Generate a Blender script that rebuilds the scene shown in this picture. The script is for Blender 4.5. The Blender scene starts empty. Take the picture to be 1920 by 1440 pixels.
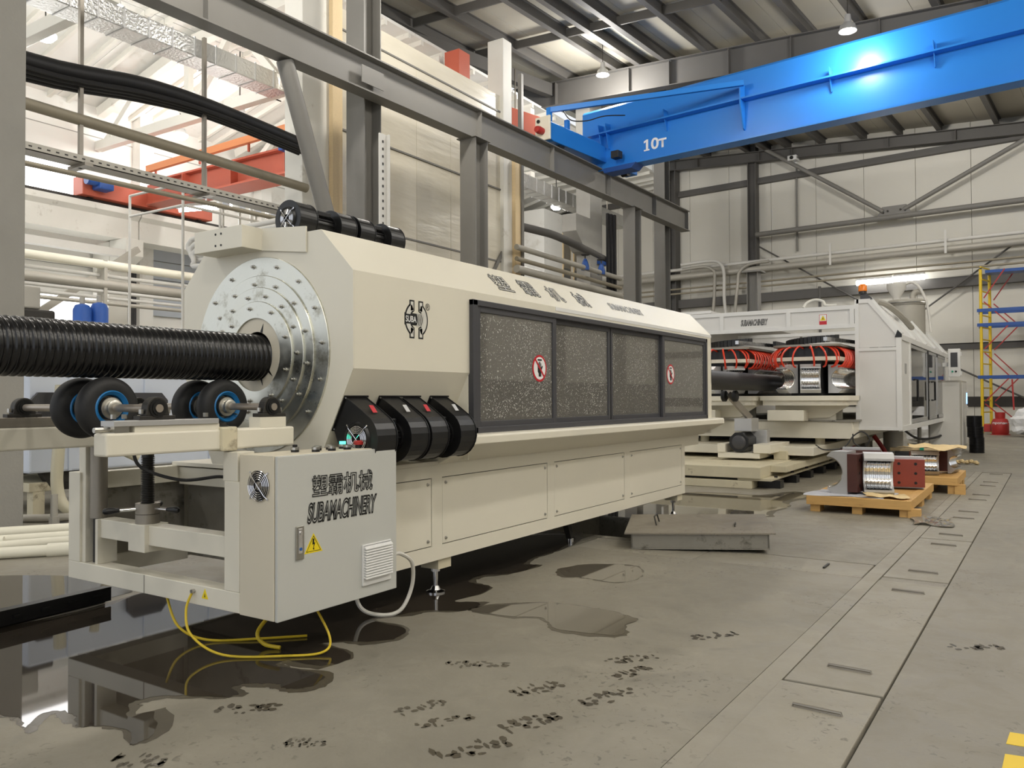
import bpy, bmesh, math, random
from mathutils import Vector, Matrix, Euler
R = math.radians
random.seed(7)
scene = bpy.context.scene
C = scene.collection

# ------------------------------------------------------------------ camera
cam = bpy.data.cameras.new('camera')
cam.sensor_width = 36.0
cam.lens = 1522.18 / 1920 * 36
cam.clip_end = 300
cam_o = bpy.data.objects.new('camera', cam)
C.objects.link(cam_o)
_yaw, _pit, _rol = R(33.127), R(1.0353), R(-0.2607)
_F = Vector((-math.sin(_yaw), math.cos(_yaw), 0)); _Rt = Vector((math.cos(_yaw), math.sin(_yaw), 0)); _U = Vector((0, 0, 1))
_F2 = math.cos(_pit) * _F + math.sin(_pit) * _U
_U2 = math.cos(_pit) * _U - math.sin(_pit) * _F
_R3 = math.cos(_rol) * _Rt + math.sin(_rol) * _U2
_U3 = math.cos(_rol) * _U2 - math.sin(_rol) * _Rt
cam_o.matrix_world = Matrix(((_R3.x, _U3.x, -_F2.x, 0), (_R3.y, _U3.y, -_F2.y, 0), (_R3.z, _U3.z, -_F2.z, 1.5), (0, 0, 0, 1)))
scene.camera = cam_o

# ------------------------------------------------------------------ world and exposure
w = bpy.data.worlds.new('overcast_daylight')
scene.world = w
w.use_nodes = True
bg = w.node_tree.nodes['Background']
bg.inputs[0].default_value = (0.93, 0.96, 1.0, 1)
bg.inputs[1].default_value = 1.0
vs = scene.view_settings
vs.view_transform = 'Standard'
vs.look = 'None'
vs.gamma = 1.0
vs.use_curve_mapping = False
vs.exposure = 0.0
LAMP_W = 590.0
LAMP_W2 = 210.0

# ------------------------------------------------------------------ materials
MATS = {}
def srgb(r, g, b):
    def f(c):
        c = c / 255.0
        return c / 12.92 if c <= 0.04045 else ((c + 0.055) / 1.055) ** 2.4
    return (f(r), f(g), f(b), 1)
def mat(name, col, rough=0.5, metal=0.0, var=0.0, vscale=3.0, bump=0.0, bscale=40.0, rvar=0.0, spec=0.5, stretch=None, dirt=None, dscale=1.5, dthr=0.6, coat=0.0):
    m = bpy.data.materials.new(name)
    m.use_nodes = True
    nt = m.node_tree
    b = nt.nodes['Principled BSDF']
    c = srgb(*col) if max(col) > 1.0 else (*col, 1)
    b.inputs['Base Color'].default_value = c
    b.inputs['Roughness'].default_value = rough
    b.inputs['Metallic'].default_value = metal
    b.inputs['Specular IOR Level'].default_value = spec
    if coat:
        b.inputs['Coat Weight'].default_value = coat
    if var or bump or rvar or dirt:
        tc = nt.nodes.new('ShaderNodeTexCoord')
        src = tc.outputs['Object']
        if stretch:
            mp = nt.nodes.new('ShaderNodeMapping')
            mp.inputs['Scale'].default_value = stretch
            nt.links.new(src, mp.inputs[0]); src = mp.outputs[0]
        n = nt.nodes.new('ShaderNodeTexNoise')
        n.inputs['Scale'].default_value = vscale
        n.inputs['Detail'].default_value = 6
        n.inputs['Roughness'].default_value = 0.6
        nt.links.new(src, n.inputs['Vector'])
        out = None
        if var:
            mx = nt.nodes.new('ShaderNodeMix'); mx.data_type = 'RGBA'
            mx.inputs[6].default_value = tuple(max(0, x * (1 - var)) for x in c[:3]) + (1,)
            mx.inputs[7].default_value = tuple(min(1, x * (1 + var)) for x in c[:3]) + (1,)
            nt.links.new(n.outputs['Fac'], mx.inputs[0])
            out = mx.outputs[2]
        if dirt:
            n2 = nt.nodes.new('ShaderNodeTexNoise')
            n2.inputs['Scale'].default_value = dscale; n2.inputs['Detail'].default_value = 8; n2.inputs['Roughness'].default_value = 0.7
            nt.links.new(src, n2.inputs['Vector'])
            rp = nt.nodes.new('ShaderNodeValToRGB')
            rp.color_ramp.elements[0].position = dthr; rp.color_ramp.elements[1].position = min(1, dthr + 0.12)
            nt.links.new(n2.outputs['Fac'], rp.inputs[0])
            mx2 = nt.nodes.new('ShaderNodeMix'); mx2.data_type = 'RGBA'
            if out: nt.links.new(out, mx2.inputs[6])
            else: mx2.inputs[6].default_value = c
            mx2.inputs[7].default_value = srgb(*dirt)
            nt.links.new(rp.outputs[0], mx2.inputs[0])
            out = mx2.outputs[2]
        if out: nt.links.new(out, b.inputs['Base Color'])
        if rvar:
            mr = nt.nodes.new('ShaderNodeMapRange')
            mr.inputs[1].default_value = 0.3; mr.inputs[2].default_value = 0.7
            mr.inputs[3].default_value = max(0.02, rough - rvar); mr.inputs[4].default_value = min(1, rough + rvar)
            nt.links.new(n.outputs['Fac'], mr.inputs[0]); nt.links.new(mr.outputs[0], b.inputs['Roughness'])
        if bump:
            n3 = nt.nodes.new('ShaderNodeTexNoise'); n3.inputs['Scale'].default_value = bscale; n3.inputs['Detail'].default_value = 4
            nt.links.new(src, n3.inputs['Vector'])
            bp = nt.nodes.new('ShaderNodeBump'); bp.inputs['Strength'].default_value = bump; bp.inputs['Distance'].default_value = 0.02
            nt.links.new(n3.outputs['Fac'], bp.inputs['Height']); nt.links.new(bp.outputs[0], b.inputs['Normal'])
    MATS[name] = m
    return m
def emis(name, col, strength):
    m = bpy.data.materials.new(name); m.use_nodes = True
    b = m.node_tree.nodes['Principled BSDF']
    b.inputs['Base Color'].default_value = (*col, 1)
    b.inputs['Emission Color'].default_value = (*col, 1)
    b.inputs['Emission Strength'].default_value = strength
    MATS[name] = m
    return m

CREAM = (224, 219, 203)
mat('cream_paint', CREAM, 0.42, var=0.03, vscale=2, bump=0.03, bscale=220)
mat('cream_worn', (206, 198, 172), 0.55, var=0.12, vscale=3, dirt=(120, 108, 88), dscale=3, dthr=0.58)
mat('cabinet_grey', (194, 195, 190), 0.4, bump=0.03, bscale=300)
mat('cabinet_beige', (212, 204, 184), 0.45, bump=0.03, bscale=300)
mat('letter_face', (214, 212, 204), 0.35)
mat('white_paint', (228, 228, 226), 0.35)
mat('white_panel', (222, 221, 218), 0.4, var=0.02)
mat('black_plastic', (22, 22, 24), 0.38, var=0.15, bump=0.02, bscale=120)
mat('pipe_black', (20, 20, 22), 0.24)
mat('pipe_smooth', (22, 22, 24), 0.5)
mat('rubber', (26, 26, 27), 0.6, var=0.2, vscale=10, bump=0.05, bscale=80)
mat('black_metal', (20, 20, 21), 0.36)
mat('black_ink', (12, 12, 12), 0.5)
mat('charcoal', (66, 66, 70), 0.45)
mat('zinc_plate', (214, 214, 204), 0.34, 1.0, var=0.22, vscale=5, rvar=0.12, dirt=(160, 156, 140), dscale=4, dthr=0.56)
mat('steel', (190, 188, 182), 0.3, 1.0, var=0.15, vscale=8)
mat('chrome', (225, 225, 228), 0.12, 1.0)
mat('dull_steel', (150, 144, 134), 0.42, 0.65, var=0.15)
mat('axle_steel', (172, 162, 150), 0.35, 0.6, var=0.12, vscale=12)
mat('dark_steel', (62, 60, 57), 0.5, 0.6, var=0.25)
mat('aluminium', (208, 208, 208), 0.25, 1.0, var=0.08, rvar=0.08, vscale=6)
mat('alu_bright', (230, 230, 230), 0.13, 1.0)
mat('alu_matt', (196, 196, 196), 0.45, 0.7)
mat('rim_blue', (30, 116, 178), 0.35)
mat('beam_grey', (124, 122, 117), 0.55, var=0.08, vscale=1.2, dirt=(120, 116, 110), dscale=1.1, dthr=0.62)
mat('beam_grey_dark', (88, 86, 83), 0.6, var=0.1, vscale=1)
mat('crane_blue', (38, 126, 214), 0.35, var=0.05, vscale=1)
mat('crane_orange', (184, 92, 70), 0.5, var=0.1, vscale=1.3)
mat('orange_light', (222, 142, 92), 0.5)
mat('concrete_col', (156, 154, 148), 0.85, var=0.1, vscale=2.2, bump=0.12, bscale=30, dirt=(128, 122, 112), dscale=1.6, dthr=0.66)
mat('concrete_white', (226, 224, 216), 0.85, var=0.05, vscale=1.5, bump=0.08, bscale=25, dirt=(186, 180, 168), dscale=1.2, dthr=0.62)
mat('plaster_white', (230, 229, 224), 0.85, var=0.04, vscale=0.7, dirt=(204, 200, 190), dscale=0.5, dthr=0.58)
mat('roof_panel', (176, 171, 157), 0.7, var=0.05, vscale=0.6)
mat('wall_panel', (212, 209, 199), 0.6, var=0.03, vscale=0.5)
mat('wood_pale', (226, 202, 160), 0.65, var=0.12, vscale=3, stretch=(1, 8, 8))
mat('wood', (206, 164, 100), 0.65, var=0.2, vscale=4, stretch=(1, 10, 10), dirt=(150, 106, 60), dscale=3, dthr=0.6)
mat('wood_y', (206, 164, 100), 0.65, var=0.2, vscale=4, stretch=(10, 1, 10), dirt=(150, 106, 60), dscale=3, dthr=0.6)
mat('hose_red', (226, 66, 40), 0.3)
mat('beacon_orange', (240, 130, 30), 0.2)
mat('mold_brown', (78, 42, 36), 0.55, var=0.2, vscale=6)
mat('mold_red', (140, 60, 44), 0.5, var=0.15, vscale=5)
mat('paper', (222, 198, 150), 0.8, var=0.08)
mat('paper_print', (196, 198, 206), 0.7, var=0.25, vscale=9)
mat('yellow_paint', (228, 194, 40), 0.45)
mat('red_paint', (168, 40, 36), 0.45)
mat('blue_paint', (34, 78, 150), 0.45)
mat('cyl_blue', (44, 92, 176), 0.45, var=0.1)
mat('bag_white', (226, 226, 226), 0.5, bump=0.4, bscale=6)
mat('pvc_white', (236, 232, 214), 0.4, var=0.04)
mat('tank_white', (214, 222, 236), 0.45, var=0.06, vscale=1.5)
mat('foil', (216, 216, 214), 0.3, 1.0, var=0.1, bump=0.9, bscale=14)
mat('pipe_grey', (176, 172, 162), 0.5, 0.2, var=0.1)
mat('pipe_brown', (150, 142, 124), 0.55, 0.2, var=0.1)
mat('pipe_light', (214, 212, 206), 0.45, var=0.05)
mat('cable_black', (36, 36, 38), 0.5)
mat('cable_white', (218, 216, 208), 0.45)
mat('cable_yellow', (212, 184, 40), 0.45)
mat('hose_clear', (196, 190, 166), 0.3, var=0.1, vscale=3)
mat('sign_yellow', (240, 214, 30), 0.4)
mat('sign_red', (196, 30, 44), 0.4)
mat('sign_white', (240, 240, 240), 0.4)
mat('green_lamp', (20, 150, 120), 0.3)
mat('brand_blue', (40, 90, 160), 0.4)
mat('door_grey', (176, 182, 190), 0.5, var=0.03)
mat('plinth_steel', (150, 146, 136), 0.5, 0.5, var=0.2, vscale=5, dirt=(96, 92, 84), dscale=5, dthr=0.56)
emis('lamp_glow', (1.0, 0.93, 0.8), 26.0)
emis('lamp_white', (1.0, 0.98, 0.95), 26.0)
emis('tube_glow', (1.0, 0.98, 0.94), 14.0)
emis('screen_glow', (0.25, 0.5, 1.0), 2.5)
emis('green_glow', (0.1, 0.9, 0.6), 2.0)
emis('daylight_pane', (1.0, 1.0, 1.0), 3.5)

# bed liner grey plate, window glass with water film, clear booth glass, water
def glass(name, tint, alpha_diff, speck_scale=None, speck=0.5, streak=False):
    m = bpy.data.materials.new(name); m.use_nodes = True
    nt = m.node_tree; nt.nodes.clear()
    out = nt.nodes.new('ShaderNodeOutputMaterial')
    tr = nt.nodes.new('ShaderNodeBsdfTransparent'); tr.inputs[0].default_value = (*tint, 1)
    gl = nt.nodes.new('ShaderNodeBsdfGlossy'); gl.inputs['Roughness'].default_value = 0.03
    gl.inputs[0].default_value = (0.95, 0.95, 0.95, 1)
    fr = nt.nodes.new('ShaderNodeFresnel'); fr.inputs[0].default_value = 2.1
    mx = nt.nodes.new('ShaderNodeMixShader')
    nt.links.new(fr.outputs[0], mx.inputs[0]); nt.links.new(tr.outputs[0], mx.inputs[1]); nt.links.new(gl.outputs[0], mx.inputs[2])
    df = nt.nodes.new('ShaderNodeBsdfDiffuse'); df.inputs[0].default_value = srgb(206, 202, 192)
    mx2 = nt.nodes.new('ShaderNodeMixShader')
    nt.links.new(mx.outputs[0], mx2.inputs[1]); nt.links.new(df.outputs[0], mx2.inputs[2])
    if speck_scale:
        tc = nt.nodes.new('ShaderNodeTexCoord')
        vo = nt.nodes.new('ShaderNodeTexVoronoi'); vo.inputs['Scale'].default_value = speck_scale
        nt.links.new(tc.outputs['Object'], vo.inputs['Vector'])
        n = nt.nodes.new('ShaderNodeTexNoise'); n.inputs['Scale'].default_value = 2.2; n.inputs['Detail'].default_value = 5
        nt.links.new(tc.outputs['Object'], n.inputs['Vector'])
        # drops: small voronoi cells, their size set by cell colour
        sp = nt.nodes.new('ShaderNodeSeparateColor'); nt.links.new(vo.outputs['Color'], sp.inputs[0])
        th = nt.nodes.new('ShaderNodeMapRange'); th.inputs[1].default_value = 0; th.inputs[2].default_value = 1; th.inputs[3].default_value = -0.1; th.inputs[4].default_value = 0.3
        nt.links.new(sp.outputs[0], th.inputs[0])
        lt = nt.nodes.new('ShaderNodeMath'); lt.operation = 'LESS_THAN'
        nt.links.new(vo.outputs['Distance'], lt.inputs[0]); nt.links.new(th.outputs[0], lt.inputs[1])
        nr = nt.nodes.new('ShaderNodeMapRange'); nr.inputs[1].default_value = 0.35; nr.inputs[2].default_value = 0.65; nr.inputs[3].default_value = 0.2; nr.inputs[4].default_value = 1.0
        nt.links.new(n.outputs['Fac'], nr.inputs[0])
        mu = nt.nodes.new('ShaderNodeMath'); mu.operation = 'MULTIPLY'
        nt.links.new(lt.outputs[0], mu.inputs[0]); nt.links.new(nr.outputs[0], mu.inputs[1])
        ml = nt.nodes.new('ShaderNodeMath'); ml.operation = 'MULTIPLY_ADD'; ml.inputs[1].default_value = speck; ml.inputs[2].default_value = alpha_diff
        nt.links.new(mu.outputs[0], ml.inputs[0]); nt.links.new(ml.outputs[0], mx2.inputs[0])
    else:
        mx2.inputs[0].default_value = alpha_diff
    nt.links.new(mx2.outputs[0], out.inputs[0])
    MATS[name] = m
glass('wet_glass', (0.6, 0.6, 0.6), 0.2, 62, 0.75)
glass('clear_glass', (0.8, 0.82, 0.82), 0.03)
glass('film', (0.9, 0.9, 0.9), 0.22)

# water lying on the concrete
m = bpy.data.materials.new('puddle_water'); m.use_nodes = True
nt = m.node_tree; b = nt.nodes['Principled BSDF']
b.inputs['Base Color'].default_value = srgb(48, 43, 37); b.inputs['Roughness'].default_value = 0.03
b.inputs['Specular IOR Level'].default_value = 0.8
tc = nt.nodes.new('ShaderNodeTexCoord')
n = nt.nodes.new('ShaderNodeTexNoise'); n.inputs['Scale'].default_value = 1.4; n.inputs['Detail'].default_value = 5
nt.links.new(tc.outputs['Object'], n.inputs['Vector'])
mx = nt.nodes.new('ShaderNodeMix'); mx.data_type = 'RGBA'
mx.inputs[6].default_value = srgb(36, 32, 28); mx.inputs[7].default_value = srgb(70, 63, 54)
nt.links.new(n.outputs['Fac'], mx.inputs[0]); nt.links.new(mx.outputs[2], b.inputs['Base Color'])
MATS['puddle_water'] = m
m2 = m.copy(); m2.name = 'thin_water'
for nd in m2.node_tree.nodes:
    if nd.type == 'MIX':
        nd.inputs[6].default_value = srgb(84, 79, 69); nd.inputs[7].default_value = srgb(112, 106, 94)
MATS['thin_water'] = m2
mat('water_drop', (226, 226, 222), 0.15)
mat('damp_floor', (82, 76, 64), 0.25, var=0.2, vscale=6)

# hall floor: worn concrete with wet footprints and stains
def floor_mat(name, base, v):
    m = bpy.data.materials.new(name); m.use_nodes = True
    nt = m.node_tree; b = nt.nodes['Principled BSDF']
    tc = nt.nodes.new('ShaderNodeTexCoord')
    def noise(sc, det=8, ro=0.65, dist=0.0):
        n = nt.nodes.new('ShaderNodeTexNoise'); n.inputs['Scale'].default_value = sc; n.inputs['Detail'].default_value = det
        n.inputs['Roughness'].default_value = ro; n.inputs['Distortion'].default_value = dist
        nt.links.new(tc.outputs['Object'], n.inputs['Vector']); return n
    def ramp(src, p0, p1, c0, c1):
        r = nt.nodes.new('ShaderNodeValToRGB'); r.color_ramp.elements[0].position = p0; r.color_ramp.elements[1].position = p1
        r.color_ramp.elements[0].color = c0; r.color_ramp.elements[1].color = c1
        nt.links.new(src, r.inputs[0]); return r
    def mix(fac, a, bb, mode='MIX'):
        x = nt.nodes.new('ShaderNodeMix'); x.data_type = 'RGBA'; x.blend_type = mode
        nt.links.new(fac, x.inputs[0])
        for i, q in ((6, a), (7, bb)):
            if isinstance(q, tuple): x.inputs[i].default_value = q
            else: nt.links.new(q, x.inputs[i])
        return x.outputs[2]
    c = srgb(*base)
    lo = tuple(q * (1 - v) for q in c[:3]) + (1,); hi = tuple(min(1, q * (1 + v * 0.8)) for q in c[:3]) + (1,)
    big = noise(0.55, 5); col = mix(ramp(big.outputs['Fac'], 0.35, 0.65, (0, 0, 0, 1), (1, 1, 1, 1)).outputs[0], lo, hi)
    mid = noise(3.2, 8, 0.7, 0.6)
    col = mix(ramp(mid.outputs['Fac'], 0.56, 0.72, (0, 0, 0, 1), (0.55, 0.55, 0.55, 1)).outputs[0], col, tuple(q * 0.62 for q in c[:3]) + (1,))
    col = mix(ramp(noise(2.1, 6, 0.7, 0.4).outputs['Fac'], 0.58, 0.7, (0, 0, 0, 1), (0.5, 0.5, 0.5, 1)).outputs[0], col, tuple(min(1, q * 1.25) for q in c[:3]) + (1,))
    # small dark scuffs
    fine = noise(26, 3, 0.5, 0.8)
    gate = noise(0.9, 3)
    g1 = ramp(gate.outputs['Fac'], 0.5, 0.6, (0, 0, 0, 1), (1, 1, 1, 1))
    g2 = ramp(fine.outputs['Fac'], 0.6, 0.66, (0, 0, 0, 1), (0.75, 0.75, 0.75, 1))
    mm = nt.nodes.new('ShaderNodeMath'); mm.operation = 'MULTIPLY'
    nt.links.new(g1.outputs[0], mm.inputs[0]); nt.links.new(g2.outputs[0], mm.inputs[1])
    col = mix(mm.outputs[0], col, tuple(q * 0.42 for q in c[:3]) + (1,))
    nt.links.new(col, b.inputs['Base Color'])
    rr = ramp(mid.outputs['Fac'], 0.4, 0.7, (0.62, 0.62, 0.62, 1), (0.4, 0.4, 0.4, 1))
    nt.links.new(rr.outputs[0], b.inputs['Roughness'])
    bp = nt.nodes.new('ShaderNodeBump'); bp.inputs['Strength'].default_value = 0.12; bp.inputs['Distance'].default_value = 0.01
    nt.links.new(noise(45, 6).outputs['Fac'], bp.inputs['Height']); nt.links.new(bp.outputs[0], b.inputs['Normal'])
    MATS[name] = m
floor_mat('floor_concrete', (136, 131, 118), 0.16)
floor_mat('floor_path', (132, 127, 115), 0.1)
floor_mat('cover_concrete', (144, 139, 126), 0.12)
floor_mat('floor_steel_lid', (134, 127, 114), 0.18)

# hazy plastic sheeting of the partition
m = bpy.data.materials.new('plastic_sheet'); m.use_nodes = True
nt = m.node_tree; b = nt.nodes['Principled BSDF']
b.inputs['Roughness'].default_value = 0.3
tc = nt.nodes.new('ShaderNodeTexCoord')
mp = nt.nodes.new('ShaderNodeMapping'); mp.inputs['Scale'].default_value = (1, 0.25, 1.4)
nt.links.new(tc.outputs['Object'], mp.inputs[0])
n = nt.nodes.new('ShaderNodeTexNoise'); n.inputs['Scale'].default_value = 1.6; n.inputs['Detail'].default_value = 5
nt.links.new(mp.outputs[0], n.inputs['Vector'])
mx = nt.nodes.new('ShaderNodeMix'); mx.data_type = 'RGBA'
mx.inputs[6].default_value = srgb(196, 188, 168); mx.inputs[7].default_value = srgb(236, 230, 214)
nt.links.new(n.outputs['Fac'], mx.inputs[0]); nt.links.new(mx.outputs[2], b.inputs['Base Color'])
bp = nt.nodes.new('ShaderNodeBump'); bp.inputs['Strength'].default_value = 0.5; bp.inputs['Distance'].default_value = 0.08
nt.links.new(n.outputs['Fac'], bp.inputs['Height']); nt.links.new(bp.outputs[0], b.inputs['Normal'])
MATS['plastic_sheet'] = m

# ------------------------------------------------------------------ mesh builder
class MB:
    def __init__(s): s.v = []; s.f = []; s.s = []
    def add(s, vs, fs, smooth=False):
        o = len(s.v); s.v += [tuple(p) for p in vs]
        for f in fs:
            s.f.append(tuple(o + i for i in f)); s.s.append(smooth)
        return s
    def box(s, x0, x1, y0, y1, z0, z1):
        vs = [(x, y, z) for z in (z0, z1) for y in (y0, y1) for x in (x0, x1)]
        return s.add(vs, [(0, 2, 3, 1), (4, 5, 7, 6), (0, 1, 5, 4), (2, 6, 7, 3), (0, 4, 6, 2), (1, 3, 7, 5)])
    def obox(s, c, d, rot=None):
        c = Vector(c); M = rot if rot else Matrix.Identity(3)
        vs = [c + M @ Vector((x * d[0] / 2, y * d[1] / 2, z * d[2] / 2)) for z in (-1, 1) for y in (-1, 1) for x in (-1, 1)]
        return s.add(vs, [(0, 2, 3, 1), (4, 5, 7, 6), (0, 1, 5, 4), (2, 6, 7, 3), (0, 4, 6, 2), (1, 3, 7, 5)])
    @staticmethod
    def frame(d, up=(0, 0, 1)):
        d = Vector(d).normalized(); up = Vector(up)
        if abs(d.dot(up)) > 0.999: up = Vector((1, 0, 0))
        a = d.cross(up).normalized(); b = a.cross(d).normalized()
        return d, a, b
    def bar(s, p, q, w, h, up=(0, 0, 1)):
        p = Vector(p); q = Vector(q); d, a, b = s.frame(q - p, up)
        vs = [e + a * sx * w / 2 + b * sz * h / 2 for e in (p, q) for sz in (-1, 1) for sx in (-1, 1)]
        return s.add(vs, [(0, 1, 3, 2), (4, 6, 7, 5), (0, 4, 5, 1), (1, 5, 7, 3), (3, 7, 6, 2), (2, 6, 4, 0)])
    def ibeam(s, p, q, h, w, tf=0.02, tw=0.014, up=(0, 0, 1)):
        p = Vector(p); q = Vector(q); d, a, b = s.frame(q - p, up)
        for off, ww, hh in ((h / 2 - tf / 2, w, tf), (-h / 2 + tf / 2, w, tf), (0, tw, h - 2 * tf)):
            s.bar(p + b * off, q + b * off, ww, hh, up)
        return s
    def cyl(s, p, q, r, n=20, r2=None, caps=True):
        p = Vector(p); q = Vector(q); d, a, b = s.frame(q - p); r2 = r if r2 is None else r2
        vs = []
        for e, rr in ((p, r), (q, r2)):
            for i in range(n):
                t = 2 * math.pi * i / n; vs.append(e + a * math.cos(t) * rr + b * math.sin(t) * rr)
        o = len(s.v)
        s.add(vs, [(i, (i + 1) % n, n + (i + 1) % n, n + i) for i in range(n)], True)
        if caps:
            s.f.append(tuple(o + n - 1 - i for i in range(n))); s.s.append(False)
            s.f.append(tuple(o + n + i for i in range(n))); s.s.append(False)
        return s
    def lathe(s, prof, o, axis, n=32, smooth=True, up=(0, 0, 1), a0=0.0, a1=2 * math.pi):
        o = Vector(o); d, a, b = s.frame(axis, up); m = len(prof); vs = []
        full = abs(a1 - a0 - 2 * math.pi) < 1e-6
        k = n if full else n + 1
        for i in range(k):
            t = a0 + (a1 - a0) * i / n
            e = a * math.cos(t) + b * math.sin(t)
            for r, h in prof: vs.append(o + d * h + e * r)
        fs = []
        for i in range(n):
            j = (i + 1) % k
            for q in range(m - 1): fs.append((i * m + q, i * m + q + 1, j * m + q + 1, j * m + q))
        return s.add(vs, fs, smooth)
    def tube(s, pts, r, n=8, caps=True):
        pts = [Vector(p) for p in pts]; vs = []; m = len(pts)
        prev = None
        for i, p in enumerate(pts):
            t = (pts[min(i + 1, m - 1)] - pts[max(i - 1, 0)]).normalized()
            if prev is None: d, a, b = s.frame(t)
            else:
                a = (prev - t * prev.dot(t)).normalized(); b = t.cross(a).normalized() * -1
                b = a.cross(t).normalized()
            prev = a
            for k in range(n):
                q = 2 * math.pi * k / n; vs.append(p + a * math.cos(q) * r + b * math.sin(q) * r)
        o = len(s.v)
        s.add(vs, [(i * n + k, i * n + (k + 1) % n, (i + 1) * n + (k + 1) % n, (i + 1) * n + k) for i in range(m - 1) for k in range(n)], True)
        if caps:
            s.f.append(tuple(o + k for k in reversed(range(n)))); s.s.append(False)
            s.f.append(tuple(o + (m - 1) * n + k for k in range(n))); s.s.append(False)
        return s
    def prism(s, poly, o, u, v, w, smooth=False):
        # polygon (a, b) in axes u, v at origin o, extruded by vector w
        o = Vector(o); u = Vector(u); v = Vector(v); w = Vector(w); n = len(poly)
        vs = [o + u * a + v * b for a, b in poly]; vs += [p + w for p in vs]
        k = len(s.v)
        s.add(vs, [(i, (i + 1) % n, n + (i + 1) % n, n + i) for i in range(n)], smooth)
        s.f.append(tuple(k + n - 1 - i for i in range(n))); s.s.append(False)
        s.f.append(tuple(k + n + i for i in range(n))); s.s.append(False)
        return s
    def build(s, name, m, parent=None, bevel=0.0, fix=True, sharp=38):
        me = bpy.data.meshes.new(name)
        L = ORG.get(parent.name, Vector((0, 0, 0))) if parent else Vector((0, 0, 0))
        me.from_pydata([tuple(Vector(p) - L) for p in s.v], [], s.f)
        for p, q in zip(me.polygons, s.s): p.use_smooth = q
        if fix:
            bm = bmesh.new(); bm.from_mesh(me); bmesh.ops.recalc_face_normals(bm, faces=bm.faces); bm.to_mesh(me); bm.free()
        if any(s.s) and sharp: me.set_sharp_from_angle(angle=R(sharp))
        me.materials.append(MATS[m] if isinstance(m, str) else m)
        o = bpy.data.objects.new(name, me); C.objects.link(o)
        if parent:
            o.parent = parent; ORG[o.name] = L
        if bevel:
            md = o.modifiers.new('bevel', 'BEVEL'); md.width = bevel; md.segments = 2; md.limit_method = 'ANGLE'; md.angle_limit = R(40)
        return o
ORG = {}
def tag(o, label=None, cat=None, group=None, kind=None):
    if label: o['label'] = label
    if cat: o['category'] = cat
    if group: o['group'] = group
    if kind: o['kind'] = kind
    return o
def thing(name, label, cat, loc=(0, 0, 0), rz=0.0, group=None, local=False, kind=None):
    o = bpy.data.objects.new(name, None); C.objects.link(o)
    o.location = loc; o.rotation_euler = (0, 0, rz); o.empty_display_size = 0.1
    ORG[o.name] = Vector((0, 0, 0)) if local else Vector(loc)
    return tag(o, label, cat, group, kind)
def struct(name, mb, m, label=None, bevel=0.0):
    return tag(mb.build(name, m, bevel=bevel), label, None, None, 'structure')
def dup(root, loc=None, rz=None, label=None, group=None):
    r = root.copy(); C.objects.link(r)
    if loc is not None: r.location = loc
    if rz is not None: r.rotation_euler = (0, 0, rz)
    if label: r['label'] = label
    if group: r['group'] = group
    for ch in list(root.children):
        c = ch.copy(); C.objects.link(c); c.parent = r
        for g in ch.children:
            d = g.copy(); C.objects.link(d); d.parent = c
    return r
def share(src, parent, loc=(0, 0, 0), name=None, rot=None):
    o = src.copy(); C.objects.link(o)
    if name: o.name = name
    o.parent = parent; o.location = loc
    if rot is not None: o.rotation_euler = rot
    return o
def box(name, m, parent, *a, bevel=0.0): return MB().box(*a).build(name, m, parent, bevel)
def smooth_pts(pts, k=6):
    pts = [Vector(p) for p in pts]; out = []
    for i in range(len(pts) - 1):
        p0 = pts[max(i - 1, 0)]; p1 = pts[i]; p2 = pts[i + 1]; p3 = pts[min(i + 2, len(pts) - 1)]
        for j in range(k):
            t = j / k
            out.append(0.5 * ((2 * p1) + (p2 - p0) * t + (2 * p0 - 5 * p1 + 4 * p2 - p3) * t * t + (3 * p1 - p0 - 3 * p2 + p3) * t ** 3))
    out.append(pts[-1]); return out
def text_part(name, txt, m, parent, o, u, v, width, height, shear=0.0, fat=0.0, lift=0.0, ref=None, spacing=1.0, edge=0.0):
    # flat lettering: fitted into width x height at origin o (lower left), axes u, v, lifted along u x v
    cu = bpy.data.curves.new(name, 'FONT'); cu.body = txt; cu.size = 1.0; cu.shear = shear; cu.offset = fat; cu.space_character = spacing
    if edge:
        cu.fill_mode = 'NONE'; cu.bevel_depth = edge; cu.bevel_resolution = 1
    ob = bpy.data.objects.new('tmp_text', cu); C.objects.link(ob)
    dg = bpy.context.evaluated_depsgraph_get(); dg.update()
    me = bpy.data.meshes.new_from_object(ob.evaluated_get(dg))
    bpy.data.objects.remove(ob)
    u = Vector(u); v = Vector(v); o = Vector(o); nrm = u.cross(v).normalized()
    xs = [q.co.x for q in me.vertices]; ys = [q.co.y for q in me.vertices]
    if not xs: return None
    x0, x1, y0, y1 = min(xs), max(xs), min(ys), max(ys)
    if ref is not None:
        if ref: x0, x1, y0, y1 = ref
        else: ref += [x0, x1, y0, y1]
    L = ORG.get(parent.name, Vector((0, 0, 0))) if parent else Vector((0, 0, 0))
    for q in me.vertices:
        q.co = o + u * ((q.co.x - x0) / (x1 - x0) * width) + v * ((q.co.y - y0) / (y1 - y0) * height) + nrm * (lift + q.co.z * 0.01) - L
    me.materials.clear(); me.materials.append(MATS[m])
    ob = bpy.data.objects.new(name, me); C.objects.link(ob)
    if parent: ob.parent = parent; ORG[ob.name] = L
    return ob
def outline_text(txt, parent, o, u, v, width, height, shear=0.0, fat=0.03, edge=0.05, face='letter_face', lift=0.002, spacing=1.0):
    ref = []
    text_part('lettering', txt, face, parent, Vector(o), u, v, width, height, shear, fat, lift, ref, spacing)
    text_part('lettering_outline', txt, 'black_ink', parent, Vector(o), u, v, width, height, shear, fat, lift + 0.002, ref, spacing, edge)
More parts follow.
